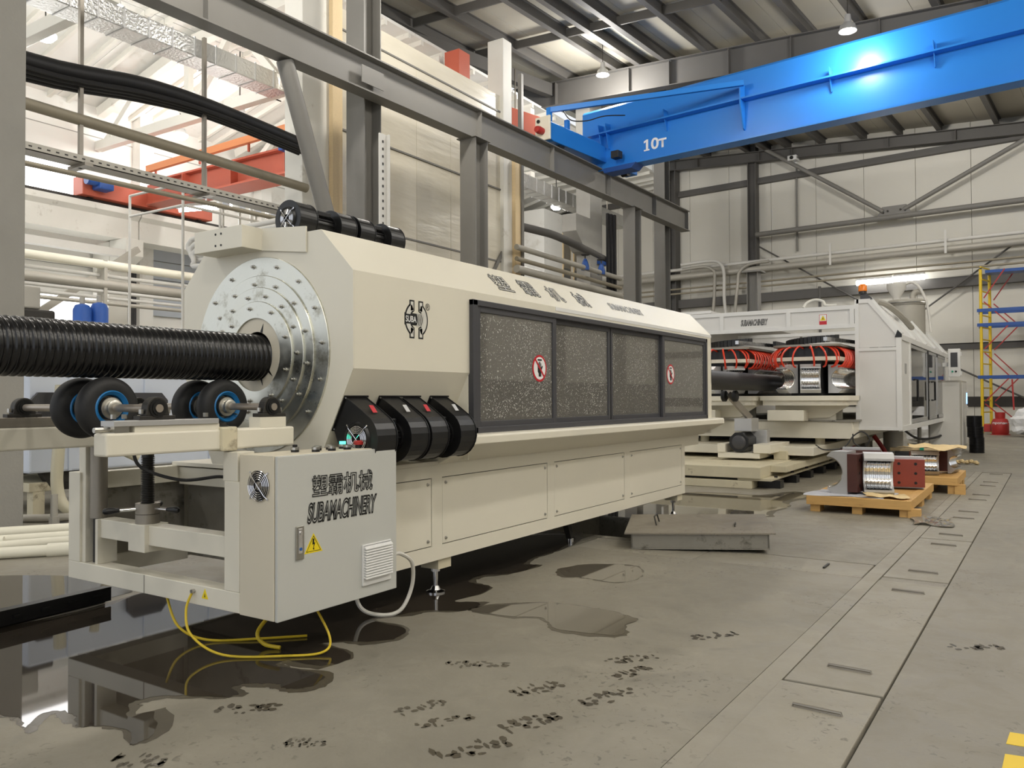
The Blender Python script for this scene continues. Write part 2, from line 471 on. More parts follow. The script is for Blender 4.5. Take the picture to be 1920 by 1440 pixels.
def disc_poly(r, n=24, cx=0.0, cy=0.0, a0=0.0):
    return [(cx + r * math.cos(a0 + 2 * math.pi * i / n), cy + r * math.sin(a0 + 2 * math.pi * i / n)) for i in range(n)]
X_, Y_, Z_ = Vector((1, 0, 0)), Vector((0, 1, 0)), Vector((0, 0, 1))

# ================================================================== FLOOR
def xl(y): return -1.186 + 0.0117 * (y - 3.2)
def xr(y): return xl(y) + 0.487
floor = struct('floor', MB().box(-45, 16, -9, 46, -0.5, -0.45), 'dark_steel', 'concrete hall floor with covered trench')
def slab(pts, m='floor_concrete', z0=-0.45, z1=0.0, name='slab', bevel=0.0):
    return MB().prism(pts, (0, 0, z0), X_, Y_, (0, 0, z1 - z0)).build(name, m, floor, bevel)
B1 = lambda y: xl(y) - 0.13
slab([(-45, -9), (B1(-9), -9), (B1(7.25), 7.25), (-45, 7.25)])
slab([(-45, 7.26), (-4.05, 7.26), (-4.05, 7.86), (-45, 7.86)])
slab([(-45, 7.87), (B1(7.87), 7.87), (B1(8.0), 8.0), (-45, 8.0)])
slab([(-45, 8.0), (-4.75, 8.0), (-4.75, 9.3), (-45, 9.3)])
slab([(-3.5, 8.0), (B1(8.0), 8.0), (B1(9.3), 9.3), (-3.5, 9.3)])
slab([(-45, 9.3), (B1(9.3), 9.3), (B1(18.6), 18.6), (-45, 18.6)])
slab([(-45, 18.61), (16, 18.61), (16, 46), (-45, 46)])
slab([(B1(-9) + 0.004, -9), (xl(-9) - 0.008, -9), (xl(18.6) - 0.008, 18.6), (B1(18.6) + 0.004, 18.6)], 'cover_concrete')
slab([(xr(-9) + 0.012, -9), (16, -9), (16, 18.6), (xr(18.6) + 0.012, 18.6)], 'floor_path')
# cross trench: two covers laid level with the floor
def flat_cover(x0, x1, y0, y1, label, hx=None):
    t = thing('trench_cover', label, 'trench cover', ((x0 + x1) / 2, (y0 + y1) / 2, 0))
    MB().prism([(x0, y0), (x1, y0), (x1, y1), (x0, y1)], (0, 0, -0.06), X_, Y_, (0, 0, 0.06)).build('cover_slab', 'cover_concrete', t, 0.006)
    if hx:
        MB().bar((hx, y0 + 0.2, 0.008), (hx, y0 + 0.4, 0.008), 0.018, 0.014).build('lift_handle', 'dark_steel', t)
flat_cover(-4.04, -2.75, 7.262, 7.855, 'concrete cover of the cross trench beside the leaning steel lid')
flat_cover(-2.74, xl(7.5) - 0.14, 7.262, 7.855, 'concrete cover of the cross trench with a short handle near the long trench', -1.62)
# long trench: a row of covers with bar handles
ys = [-1.2, 0.45, 2.2, 4.42, 7.24, 9.62, 11.75, 13.9, 16.1, 18.5]
clab = ['cover of the long floor trench lying nearest behind the viewer', 'trench cover just behind the viewer',
        'nearest concrete trench cover in view, cut by the bottom of the picture', 'second long concrete trench cover, with handles near both ends',
        'third trench cover, level with the leaning steel lid', 'fourth trench cover, beside the crumpled clear plastic film',
        'fifth trench cover, level with the front wooden pallet', 'sixth trench cover, level with the rear wooden pallet',
        'last trench cover at the far end of the trench']
for i in range(len(ys) - 1):
    y0, y1 = ys[i] + 0.012, ys[i + 1] - (0.05 if i == 2 else 0.012)
    if i == 4: y0 += 0.16
    t = thing('trench_cover', 'concrete ' + clab[i] if not clab[i].startswith('nearest') else clab[i], 'trench cover', ((xl(y0) + xr(y0)) / 2, y0, 0), group='covers of the long floor trench')
    dz = (0.012, 0.0, 0.016, 0.004, 0.0, 0.003, 0.0, 0.0, 0.0)[i]
    MB().prism([(xl(y0), y0), (xr(y0), y0), (xr(y1), y1), (xl(y1), y1)], (0, 0, -0.07), X_, Y_, (0, 0, 0.07 + dz)).build('cover_slab', 'cover_concrete', t, 0.006)
    for yh in (y0 + 0.33, y1 - 0.34):
        xm = (xl(yh) + xr(yh)) / 2 + 0.02
        MB().tube([(xm - 0.115, yh, dz - 0.01), (xm - 0.11, yh, dz + 0.012), (xm + 0.11, yh - 0.012, dz + 0.012), (xm + 0.115, yh - 0.012, dz - 0.01)], 0.008, 8).build('lift_handle', 'dull_steel', t)
MB().prism([(xl(7.26), 7.26), (xr(7.26), 7.26), (xr(7.4), 7.4), (xl(7.4), 7.4)], (0, 0, -0.05), X_, Y_, (0, 0, 0.044)).build('trench_filler', 'floor_path', floor)
tag(MB().prism([(-0.16, 3.7), (-0.02, 3.72), (-0.03, 4.02), (-0.15, 4.0)], (0, 0, 0), X_, Y_, (0, 0, 0.002)).build('floor_marking', 'yellow_paint'), 'worn yellow dash painted on the floor in the bottom right corner, nearest one', 'floor marking', 'yellow dashes on the walkway')
tag(MB().prism([(-0.15, 4.12), (-0.03, 4.13), (-0.04, 4.28), (-0.14, 4.27)], (0, 0, 0), X_, Y_, (0, 0, 0.002)).build('floor_marking', 'yellow_paint'), 'worn yellow dash painted on the floor, farther of the pair at the right edge', 'floor marking', 'yellow dashes on the walkway')

# ================================================================== BACK WALL (own frame: u along, z up, -y to the hall)
WA = R(4.8)
wb = thing('wall_back', None, None, (-12, 42.5, 0), -WA, local=True); wb['kind'] = 'structure'; wb['label'] = 'pale sandwich panel end wall of the hall'
pan = MB().box(0.008, 2.272, 0, 0.12, 3.92, 15.9).build('wall_panel', 'wall_panel', wb, 0.006)
low = MB().box(0.008, 2.272, 0, 0.12, 0.0, 3.68).build('wall_panel', 'wall_panel', wb, 0.006)
k0 = -7
pan.location.x = low.location.x = 0.38 + 2.28 * k0
for k in range(k0 + 1, 12):
    share(pan, wb, (0.38 + 2.28 * k, 0, 0)); share(low, wb, (0.38 + 2.28 * k, 0, 0))
box('wall_core', 'beam_grey_dark', wb, -15.6, 27.7, 0.1, 0.2, 0, 15.9)
box('flashing', 'beam_grey_dark', wb, -15.6, 27.7, -0.1, 0.1, 3.62, 3.86)
box('dado_strip', 'dark_steel', wb, -15.6, 27.7, -0.06, 0.1, 1.05, 1.5)
def wthing(name, label, cat, mb, m, group=None):
    o = mb.build(name, m); o.location = (-12, 42.5, 0); o.rotation_euler = (0, 0, -WA)
    return tag(o, label, cat, group)
wthing('steel_column', 'grey steel column against the end wall where the two diagonal braces begin', 'column', MB().ibeam((-0.46, -0.3, 0), (-0.46, -0.3, 15), 0.45, 0.45, 0.04, 0.03, up=(1, 0, 0)), 'beam_grey_dark')
wthing('steel_column', 'grey steel corner column of the end wall behind the crane runway end', 'column', MB().ibeam((-5.0, -0.3, 0), (-5.0, -0.3, 15.4), 0.45, 0.6, 0.04, 0.03, up=(1, 0, 0)), 'beam_grey_dark')
wthing('wall_girt', 'dark steel girt running high across the end wall above the cross tube', 'girt', MB().box(-15, 21.7, -0.28, 0.0, 12.62, 12.78).box(-15, 21.7, -0.2, -0.0, 12.8, 12.95), 'beam_grey_dark')
wthing('wall_girt', 'dark steel girt across the end wall just above the fluorescent tubes', 'girt', MB().box(-15, 21.7, -0.34, 0.0, 6.45, 6.9), 'beam_grey_dark')
wthing('brace_tube', 'grey horizontal bracing tube meeting the gusset plate on the end wall', 'brace', MB().cyl((-0.2, -0.62, 9.9), (21.7, -0.62, 9.9), 0.13, 16), 'beam_grey')
wthing('brace_strut', 'grey diagonal brace falling right from the wall column to the gusset plate', 'brace', MB().cyl((-0.12, -0.62, 14.55), (5.95, -0.62, 10.2), 0.1, 14), 'beam_grey')
wthing('brace_strut', 'grey diagonal brace rising right from the gusset plate to the roof', 'brace', MB().cyl((6.85, -0.62, 10.2), (15, -0.62, 14.1), 0.1, 14), 'beam_grey')
g = tag(thing('gusset_plate', 'grey gusset plate joining two diagonal braces to the cross tube', 'gusset plate', (-12, 42.5, 0), -WA, local=True))
MB().prism([(5.65, 9.95), (7.2, 9.95), (6.95, 10.42), (5.9, 10.42)], (0, -0.64, 0), X_, Z_, (0, 0.05, 0)).build('plate', 'beam_grey', g)
for bx_, bz_ in ((5.95, 10.15), (6.15, 10.2), (6.7, 10.2), (6.9, 10.15)):
    MB().cyl((bx_, -0.7, bz_), (bx_, -0.62, bz_), 0.045, 8).build('bolt', 'dark_steel', g)
wthing('brace_rod', 'thin dark tie rod slanting down right behind the white lintel panel', 'brace', MB().cyl((-0.1, -0.5, 9.3), (5.6, -0.5, 5.6), 0.04, 8), 'beam_grey_dark')
wthing('brace_rod', 'thin dark tie rod slanting up right behind the hopper', 'brace', MB().cyl((6.4, -0.5, 4.6), (11.2, -0.5, 8.1), 0.04, 8), 'beam_grey_dark')
wthing('brace_rod', 'thin dark tie rod slanting down right behind the yellow scaffold', 'brace', MB().cyl((8.7, -0.5, 2.9), (13.4, -0.5, 0.4), 0.04, 8), 'beam_grey_dark')
for zz, rr, mm_, lb in ((8.5, 0.085, 'pipe_light', 'thin pale pipe, uppermost of the pipe run along the end wall'), (8.1, 0.17, 'pipe_grey', 'thick grey pipe under the thin pale one along the end wall'),
                        (7.45, 0.05, 'pipe_brown', 'thin dull pipe below the thick pipe along the end wall'), (7.2, 0.05, 'pipe_brown', 'lowest thin dull pipe along the end wall above the dark girt')):
    wthing('wall_pipe', lb, 'pipe', MB().cyl((-12, -0.75, zz), (21.7, -0.75, zz), rr, 14), mm_)
for uu, lb in ((3.6, 'perforated hanger strip holding the wall pipes left of the fluorescent tubes'), (8.6, 'perforated hanger strip holding the wall pipes above the hopper'), (13.2, 'perforated hanger strip holding the wall pipes at the right')):
    wthing('pipe_hanger', lb, 'hanger', MB().box(uu - 0.05, uu + 0.05, -0.98, -0.94, 7.9, 8.95), 'pipe_light', 'pipe hanger strips on the end wall')
wthing('conduit', 'thin grey conduit running down the end wall from the white camera', 'conduit', MB().cyl((1.75, -0.12, 8.9), (1.75, -0.12, 13.3), 0.05, 8), 'beam_grey')
c = thing('wall_camera', 'small white security camera high on the end wall', 'camera', (-12, 42.5, 0), -WA, local=True)
box('camera_body', 'white_paint', c, 1.5, 1.95, -0.75, -0.25, 13.4, 13.65, bevel=0.03)
MB().cyl((1.72, -0.8, 13.52), (1.72, -0.72, 13.52), 0.09, 16).build('lens', 'black_plastic', c)
box('bracket', 'white_paint', c, 1.65, 1.8, -0.25, 0, 13.3, 13.45)
# pipes dropping from the wall run to the extrusion line
def drop(label, pts, r, m):
    wthing('drop_pipe', label, 'pipe', MB().tube(smooth_pts(pts, 5), r, 10), m, None)
drop('grey pipe bending down furthest left behind the white lintel', [(-4.2, -0.9, 8.45), (-3.0, -0.9, 8.5), (-2.5, -0.9, 8.3), (-2.35, -0.9, 7.8), (-2.45, -1.2, 5.0), (-2.9, -1.2, 4.2)], 0.085, 'pipe_grey')
drop('grey pipe bending down second from left behind the white lintel', [(-4.2, -1.1, 8.7), (-2.4, -1.1, 8.72), (-1.9, -1.1, 8.45), (-1.75, -1.1, 7.9), (-1.7, -1.2, 6.5), (-1.4, -1.3, 4.2)], 0.085, 'pipe_light')
drop('grey pipe bending down just left of the short steel column', [(0.6, -1.0, 8.4), (-0.4, -1.0, 8.35), (-0.95, -1.0, 8.0), (-1.05, -1.0, 7.4), (-1.12, -1.2, 6), (-1.2, -1.2, 4.2)], 0.08, 'pipe_grey')
drop('thin dark pipe standing behind the white lintel right of the short steel column', [(3.1, -1.0, 6.9), (3.1, -1.0, 5.2), (3.1, -1.0, 4.0)], 0.07, 'beam_grey_dark')
p = thing('stub_column', 'short grey steel column with a flat top plate behind the white lintel', 'column', (-9.05, 30.6, 0))
MB().ibeam((-9.05, 30.6, 0), (-9.05, 30.6, 6.2), 0.42, 0.42, 0.03, 0.03, up=(1, 0, 0)).build('shaft', 'beam_grey', p)
box('top_plate', 'beam_grey', p, -9.4, -8.7, 30.25, 30.95, 6.2, 6.26)

# fluorescent tubes over the hopper
def tube_lamp(label, c, ln, rz):
    t = thing('fluorescent_lamp', label, 'lamp', c, rz, group='fluorescent lamps at the end wall', local=True)
    MB().cyl((-ln / 2, 0, 0), (ln / 2, 0, 0), 0.11, 14).build('tube', 'tube_glow', t)
    MB().box(-ln / 2, ln / 2, -0.12, 0.12, 0.12, 0.2).build('housing', 'white_paint', t)
    for q in (-ln * 0.4, ln * 0.4): MB().cyl((q, 0, 0.2), (q, 0, 0.3), 0.012, 6).build('suspension_wire', 'dark_steel', t)
    return t
def wall_pt(u, y, z): return (-12 + u * math.cos(WA) + y * math.sin(WA), 42.5 - u * math.sin(WA) + y * math.cos(WA), z)
tube_lamp('glowing fluorescent lamp left, above the beacon', wall_pt(5.55, -0.75, 6.92), 1.6, -WA)
tube_lamp('glowing fluorescent lamp right, above the hopper lid', wall_pt(7.05, -0.75, 6.95), 1.3, -WA)

# ================================================================== ROOF OF THE HALL
RA = R(4.5)
cl = thing('ceiling', None, None, (-12, 42.5, 0), -RA, local=True); cl['kind'] = 'structure'; cl['label'] = 'pale roof deck of the hall on grey purlins and rafters'
def rz_(u): return 14.2 - 0.08 * u
for i in range(18):                     # roof deck sheets between the purlins
    u0 = -6.2 + i * 2.0; u1 = u0 + 1.985
    MB().prism([(u0, rz_(u0) + 0.42), (u1, rz_(u1) + 0.42), (u1, rz_(u1) + 0.5), (u0, rz_(u0) + 0.5)], (0, -52, 0), X_, Z_, (0, 53, 0)).build('roof_sheet', 'roof_panel', cl)
for u in (-4.9, -2.9, -0.6, 0.4, 1.45, 3.15, 5.1, 6.7, 8.35, 10.6, 12.4, 14.2, 16.2, 18.2, 20.2, 22.2, 24.2):
    z = rz_(u)
    MB().box(u - 0.1, u + 0.1, -52, 0, z + 0.0, z + 0.03).box(u - 0.02, u + 0.02, -52, 0, z + 0.03, z + 0.4).box(u - 0.1, u + 0.1, -52, 0, z + 0.38, z + 0.41).build('purlin', 'beam_grey_dark', cl)
for v in (-21.0, -17.6, -6.5, -28, -35, -42):
    MB().prism([(-4.8, rz_(-4.8) + 0.06), (24, rz_(24) + 0.06), (24, rz_(24) + 0.36), (-4.8, rz_(-4.8) + 0.36)], (0, v, 0), X_, Z_, (0, 0.06, 0)).build('bridging', 'beam_grey_dark', cl)
for v, nm in ((-14, 1), (-0.5, 2), (-27.5, 3), (-41, 4)):
    h = 0.95 if v == -14 else 0.5
    mbr = MB()
    mbr.prism([(-5.6, rz_(-5.6) - h), (26, rz_(26) - h), (26, rz_(26) - 0.03), (-5.6, rz_(-5.6) - 0.03)], (0, v - 0.012, 0), X_, Z_, (0, 0.024, 0))
    for zz in (-h - 0.03, -0.03):
        mbr.prism([(-5.6, rz_(-5.6) + zz), (26, rz_(26) + zz), (26, rz_(26) + zz + 0.03), (-5.6, rz_(-5.6) + zz + 0.03)], (0, v - 0.2, 0), X_, Z_, (0, 0.4, 0))
    for uu in (-3.4, 0.0, 1.7, 4.0, 6.2, 9, 12, 15, 18):
        mbr.box(uu - 0.012, uu + 0.012, v - 0.19, v + 0.19, rz_(uu) - h, rz_(uu) - 0.05)
    mbr.build('rafter', 'beam_grey_dark', cl)  # darker grey paints in the shade on rafters lit only by bounce
MB().bar((-6.9, -30, 14.75), (-3.7, -13.8, 14.2), 0.3, 0.5).build('eave_girder', 'beam_grey_dark', cl)

# high-bay lamps of the hall, with unseen rows added for light
lamp0 = thing('high_bay_lamp', 'glowing high bay lamp', 'lamp', (0, 0, 0), local=True, group='high bay lamps under the hall roof')
MB().lathe([(0.0, -0.02), (0.2, -0.02), (0.2, 0.03), (0.0, 0.03)], (0, 0, 0), (0, 0, 1), 20).build('bulb_glass', 'lamp_glow', lamp0)
MB().lathe([(0.24, -0.05), (0.2, 0.12), (0.1, 0.2), (0.08, 0.42), (0.0, 0.42)], (0, 0, 0), (0, 0, 1), 20).build('reflector', 'alu_matt', lamp0)
MB().cyl((0, 0, 0.42), (0, 0, 1.9), 0.012, 6).build('suspension', 'dark_steel', lamp0)
def lamp_light(loc, e, col, sz=0.32):
    L = bpy.data.lights.new('high_bay_light', 'POINT'); L.energy = e; L.color = col; L.shadow_soft_size = sz
    o = bpy.data.objects.new('high_bay_light', L); C.objects.link(o); o.location = (loc[0], loc[1], loc[2] - 0.42)
WARM = (1.0, 0.955, 0.885)
hall_lamps = [((-13.5, 26.95, 13.55), 'glowing high bay lamp over the left end of the blue crane'), ((-4.46, 24.3, 11.9), 'glowing high bay lamp over the middle of the blue crane')]
for yy in (17.0, 9.5, 2.0, -5.5):  # unseen lamp rows, placed for the light on the machine side
    for xx in (-11.5, 2.5, 7.5):
        hall_lamps.append(((xx, yy, 12.3), 'unseen high bay lamp in the rows added to light the machine, out of the picture'))
hall_lamps += [((3.0, 25.0, 12.3), 'unseen high bay lamp in the rows added to light the machine, out of the picture')]
hall_lamps += [((-5.0, 33.5, 12.9), 'unseen high bay lamp added behind the blue crane to light the end wall'), ((3.0, 33.5, 12.9), 'unseen high bay lamp in the rows added to light the machine, out of the picture')]  # pair added to light the end wall, out of sight
for i, (p, lb) in enumerate(hall_lamps):
    if i == 0: lamp0.location = p; lamp0['label'] = lb
    else: dup(lamp0, p, 0, lb)
    lamp_light(p, LAMP_W * (0.55 if i == 1 else 1.3 if p[1] > 20 else 1.0), WARM)

# right and rear sides of the hall, out of the picture
wr = struct('wall_right', MB().box(10.0, 10.2, -9, 42, 0, 15.5), 'wall_panel', 'pale panel wall on the far right of the hall')
for i, yy in enumerate((-6, 0, 6, 12, 18, 24, 30, 36)):
    MB().ibeam((9.75, yy, 0), (9.75, yy, 14), 0.45, 0.4, 0.03, 0.03).build('wall_column', 'beam_grey_dark', wr)
MB().box(9.6, 9.9, -9, 42, 0, 2.2).build('dado_panel', 'charcoal', wr)

# ================================================================== RUNWAY, COLUMNS AND CRANE
def run_x(y): return -13.55 + (y - 12.26) * 0.0225
rb = thing('crane_runway', 'long grey steel I beam carrying the blue crane', 'runway beam', (run_x(20), 20, 0))
MB().ibeam((run_x(4.0) - 0.17, 4.0, 9.36), (run_x(34.5) - 0.17, 34.5, 9.36), 0.9, 0.42, 0.035, 0.02).build('beam', 'beam_grey', rb)
MB().bar((run_x(4.0) - 0.17, 4.0, 9.85), (run_x(34.5) - 0.17, 34.5, 9.85), 0.07, 0.08).build('rail', 'dark_steel', rb)
MB().obox((run_x(15) + 0.0, 14.55, 9.3), (0.02, 0.75, 0.42), Matrix.Rotation(-0.0225, 3, 'Z')).build('splice_plate', 'beam_grey', rb)
for yy in (7, 10, 19, 23, 27, 31, 34.4):
    MB().box(run_x(yy) - 0.34, run_x(yy) - 0.0, yy - 0.01, yy + 0.01, 8.95, 9.78).build('stiffener', 'beam_grey', rb)
def run_col(label, y, w, d, top=8.9, cap=True, up=False):
    x = run_x(y) - (0.17 if cap else 0.72)
    t = thing('runway_column', label, 'column', (x, y, 0))
    MB().ibeam((x, y, 0), (x, y, top), w, d, 0.03, 0.02, up=(0, 1, 0)).build('shaft', 'beam_grey', t)
    if cap: box('cap_plate', 'beam_grey', t, x - d / 2 - 0.06, x + d / 2 + 0.06, y - w / 2 - 0.08, y + w / 2 + 0.08, top, top + 0.03)
    return t
run_col('thick grey steel column rising past the runway beam to the roof, behind the top blowers', 15.0, 0.62, 0.6, 14.4, False)
run_col('grey steel runway column right of the plastic sheet partition', 18.85, 0.6, 0.55)
run_col('grey steel runway column beside the upright cable ducts', 29.1, 0.6, 0.5)
run_col('last grey steel runway column under the end of the runway beam', 33.2, 0.6, 0.5, 14.2, False)
ck = thing('cable_ladder', 'perforated pale metal channel standing against the thick steel column', 'cable tray', (-13.4, 14.5, 0))
box('channel', 'pipe_light', ck, -13.26, -13.22, 14.5, 14.72, 0.0, 7.9)
for k in range(22):
    box('slot', 'dark_steel', ck, -13.225, -13.21, 14.585, 14.63, 3.9 + k * 0.18, 3.96 + k * 0.18)
box('channel_edge', 'pipe_light', ck, -13.26, -13.14, 14.74, 14.78, 3.0, 7.9)
tag(MB().cyl((-13.75, 12.05, 8.9), (-13.75, 13.5, 5.2), 0.19, 24).build('brace_pipe', 'beam_grey'), 'thick round grey steel strut slanting down from the runway beam', 'strut')
tag(MB().bar((-11.6, 29.4, 4.4), (-9.2, 24.4, 2.7), 0.16, 0.12).build('timber_prop', 'wood_pale'), 'pale timber prop leaning between the last runway columns', 'timber')
MB()
# blue crane: own frame, s along the girder, -y towards the viewer
cr = thing('bridge_crane', 'bright blue overhead bridge crane marked for ten tonnes', 'crane', (-13.1, 26.3, 0), -R(6.0), local=True)
box('girder_web', 'crane_blue', cr, -0.6, 22, 0.0, 0.03, 9.74, 11.0)
box('bottom_flange', 'crane_blue', cr, 0.25, 22, -0.28, 0.3, 9.68, 9.74)
box('ledge', 'crane_blue', cr, -0.9, 22, -0.32, 0.3, 10.98, 11.03)
MB().prism([(0.0, 11.03), (0.0, 11.95), (0.08, 12.05), (0.4, 12.05), (0.4, 11.03)], (-1.0, 0.02, 0), Y_, Z_, (23, 0, 0)).build('upper_girder', 'crane_blue', cr, 0.03)
for sx in (2.5, 8.0, 10.8, 14, 17):
    MB().prism([(0, 10.62), (0, 11.3), (-0.32, 11.3), (-0.06, 10.62)], (sx, 0, 0), Y_, Z_, (0.025, 0, 0)).build('stiffener', 'crane_blue', cr)
for sx in (-0.1, 0.2):
    MB().prism([(0, 10.45), (0, 11.35), (-0.36, 11.3), (-0.1, 10.45)], (sx, 0, 0), Y_, Z_, (0.03, 0, 0)).build('stiffener', 'crane_blue', cr)
MB().prism([(0, 10.05), (0, 11.5), (-0.36, 11.5), (-0.36, 10.85), (-0.1, 10.1)], (5.25, 0, 0), Y_, Z_, (0.04, 0, 0)).build('gusset', 'crane_blue', cr)
MB().bar((-0.1, -3.25, 11.05), (5.4, -0.35, 11.45), 0.12, 0.16).build('cable_rail', 'crane_blue', cr)
MB().bar((-0.1, -3.25, 10.4), (-0.1, -3.25, 11.12), 0.14, 0.14).build('rail_post', 'crane_blue', cr)
MB().bar((-0.05, -2.3, 10.4), (-0.05, -2.3, 10.95), 0.14, 0.14).build('rail_post', 'crane_blue', cr)
# end truck running on the rail
MB().prism([(-3.4, 10.05), (-3.4, 10.62), (-0.6, 10.62), (0.4, 10.5), (2.2, 10.5), (2.2, 10.0), (-3.2, 10.0)], (-0.45, 0, 0), Y_, Z_, (0.5, 0, 0)).build('end_truck', 'crane_blue', cr, 0.02)
for yy in (-2.6, 1.7):
    MB().cyl((-0.32, yy, 10.06), (-0.05, yy, 10.06), 0.17, 18).build('wheel', 'dark_steel', cr)
MB().box(-0.5, 0.1, -3.5, -3.42, 10.0, 10.8).build('buffer_plate', 'cream_paint', cr, 0.02)
MB().lathe([(0.0, 0.34), (0.1, 0.32), (0.13, 0.2), (0.11, 0.0), (0.0, 0.0)], (-0.2, -3.5, 10.3), (0, -1, 0), 18).build('buffer', 'red_paint', cr)
MB().cyl((-0.35, -3.54, 10.65), (-0.35, -3.48, 10.65), 0.06, 12).build('buffer_bolt', 'black_plastic', cr)
MB().box(0.55, 0.85, -0.5, -0.2, 9.95, 10.2).build('junction_box', 'dark_steel', cr, 0.01)
MB().prism([(0.2, 9.5), (1.3, 9.5), (1.5, 9.68), (0.1, 9.68)], (0, -0.4, 0), X_, Z_, (0, 0.6, 0)).build('drive_box', 'blue_paint', cr, 0.02)
MB().tube(smooth_pts([(0.3, -3.0, 11.0), (0.4, -2.7, 10.75), (0.7, -2.2, 10.8), (1.0, -1.6, 11.05), (1.2, -0.6, 11.3)], 6), 0.02, 6).build('cable', 'cable_black', cr)
MB().box(1.6, 1.82, -0.01, -0.004, 10.1, 10.15).prism([(1.6, 10.38), (1.7, 10.42), (1.7, 10.49), (1.6, 10.45)], (0, -0.01, 0), X_, Z_, (0, 0.006, 0)).build('lettering', 'sign_white', cr)
text_part('lettering', '10т', 'sign_white', cr, (1.68, -0.004, 10.1), X_, Z_, 0.8, 0.4, 0.0, 0.025, 0.004)

# ================================================================== CONCRETE ROW AND PLASTIC PARTITION
tag(MB().box(-10.5, -9.93, 4.2, 4.82, 0, 14.3).build('concrete_column', 'concrete_col', bevel=0.02), 'square grey concrete column cut by the left edge of the picture', 'column')
def conc(label, y0, y1, x0=-16.1, x1=-15.45, top=14.0, corbel=None, m='concrete_white'):
    t = thing('concrete_column', label, 'column', ((x0 + x1) / 2, y0, 0))
    MB().box(x0, x1, y0, y1, 0, top).build('shaft', m, t, 0.02)
    if corbel: MB().prism(corbel, (x0, 0, 0), Y_, Z_, (x1 - x0, 0, 0)).build('corbel', m, t, 0.02)
    return t
conc('pale concrete column behind the round steel strut', 14.1, 15.05)
conc('pale concrete column at the right end of the plastic sheet partition', 23.2, 23.75)
conc('pale concrete column with a corbel beside black upright cables', 29.6, 30.7, corbel=[(28.4, 8.9), (29.7, 8.9), (29.7, 7.4), (29.2, 7.5), (28.4, 8.2)], m='concrete_col')
tag(box('timber_board', 'wood_pale', None, -15.44, -15.3, 15.0, 15.35, 0, 13.8), 'pale upright board beside the concrete column behind the round strut', 'board')
tag(box('timber_board', 'wood_pale', None, -15.44, -15.3, 23.72, 24.05, 0, 9.9), 'pale upright board at the right end of the plastic sheet partition', 'board')
tag(box('steel_angle', 'beam_grey', None, -15.4, -15.25, 24.06, 24.2, 0, 13.0), 'thin grey steel angle standing beside the right hand board', 'angle')
pt = struct('wall_partition', MB().box(-15.64, -15.6, 15.35, 23.75, 0.0, 12.0), 'plastic_sheet', 'hazy plastic sheet partition between concrete columns')
for zz in (11.4, 8.7, 6.2, 3.9):
    MB().box(-15.6, -15.56, 15.35, 23.75, zz, zz + 0.05).build('batten', 'beam_grey', pt)
for k in range(5):
    y0 = 15.36 + k * 1.68
    MB().box(-15.6, -15.592, y0, y0 + 1.66, 8.76, 11.39).build('sheet', 'plastic_sheet', pt)
    MB().box(-15.6, -15.592, y0, y0 + 1.66, 6.26, 8.69).build('sheet', 'plastic_sheet', pt)
    MB().box(-15.6, -15.592, y0, y0 + 1.66, 3.96, 6.19).build('sheet', 'plastic_sheet', pt)
MB().bar((-15.75, 15.4, 9.2), (-15.75, 18.2, 6.2), 0.1, 0.14).build('diagonal', 'beam_grey', pt)
MB().bar((-15.55, 21.0, 3.6), (-15.55, 23.6, 7.0), 0.05, 0.14).build('diagonal', 'beam_grey', pt)
tag(box('warning_box', 'crane_orange', None, -16.6, -16.0, 21.4, 22.0, 11.6, 13.1), 'red brown steel end box seen above the plastic partition', 'crane part')
tag(MB().bar((-16.35, 24.2, 11.75), (-15.5, 25.6, 11.5), 0.4, 0.75).build('crane_stub', 'crane_orange', bevel=0.02), 'red brown girder end left of the blue crane buffer', 'crane part')

# ================================================================== SPRAY COOLING TANK
YA, YB = 3.805, 10.55
st = thing('cooling_tank', 'long cream spray cooling tank with a hipped top and a row of sliding windows', 'machine', (-4.58, 7.2, 0))
octo = [(-3.99, 2.63), (-3.70, 2.335), (-3.70, 1.70), (-4.04, 1.03), (-5.12, 1.03), (-5.46, 1.70), (-5.46, 2.335), (-5.17, 2.63)]
def ring_face(y0, y1, cx, cz, r, outer, n=48):
    # panel with a round hole: outer polygon joined to a circle
    mb = MB(); pts = []
    per = []
    m_ = len(outer)
    for i in range(m_):
        a, b_ = Vector(outer[i]), Vector(outer[(i + 1) % m_])
        for k in range(6): per.append(a.lerp(b_, k / 6))
    per = list(reversed(per)); n = len(per)
    inner = []
    for p_ in per:
        d = (p_ - Vector((cx, cz))).normalized(); inner.append(Vector((cx, cz)) + d * r)
    vs = [(p_.x, y0, p_.y) for p_ in per] + [(p_.x, y0, p_.y) for p_ in inner] + [(p_.x, y1, p_.y) for p_ in per] + [(p_.x, y1, p_.y) for p_ in inner]
    fs = []
    for i in range(n):
        j = (i + 1) % n
        fs += [(i, j, n + j, n + i), (2 * n + i, 3 * n + i, 3 * n + j, 2 * n + j), (i, 2 * n + i, 2 * n + j, j), (n + i, n + j, 3 * n + j, 3 * n + i)]
    return mb.add(vs, fs)
AX, AZ = -4.59, 1.815
ring_face(YA, YA + 0.012, AX, AZ, 0.45, octo).build('end_panel', 'cream_paint', st)
ring_face(YB - 0.012, YB, AX, AZ, 0.3, octo).build('end_panel', 'cream_paint', st)
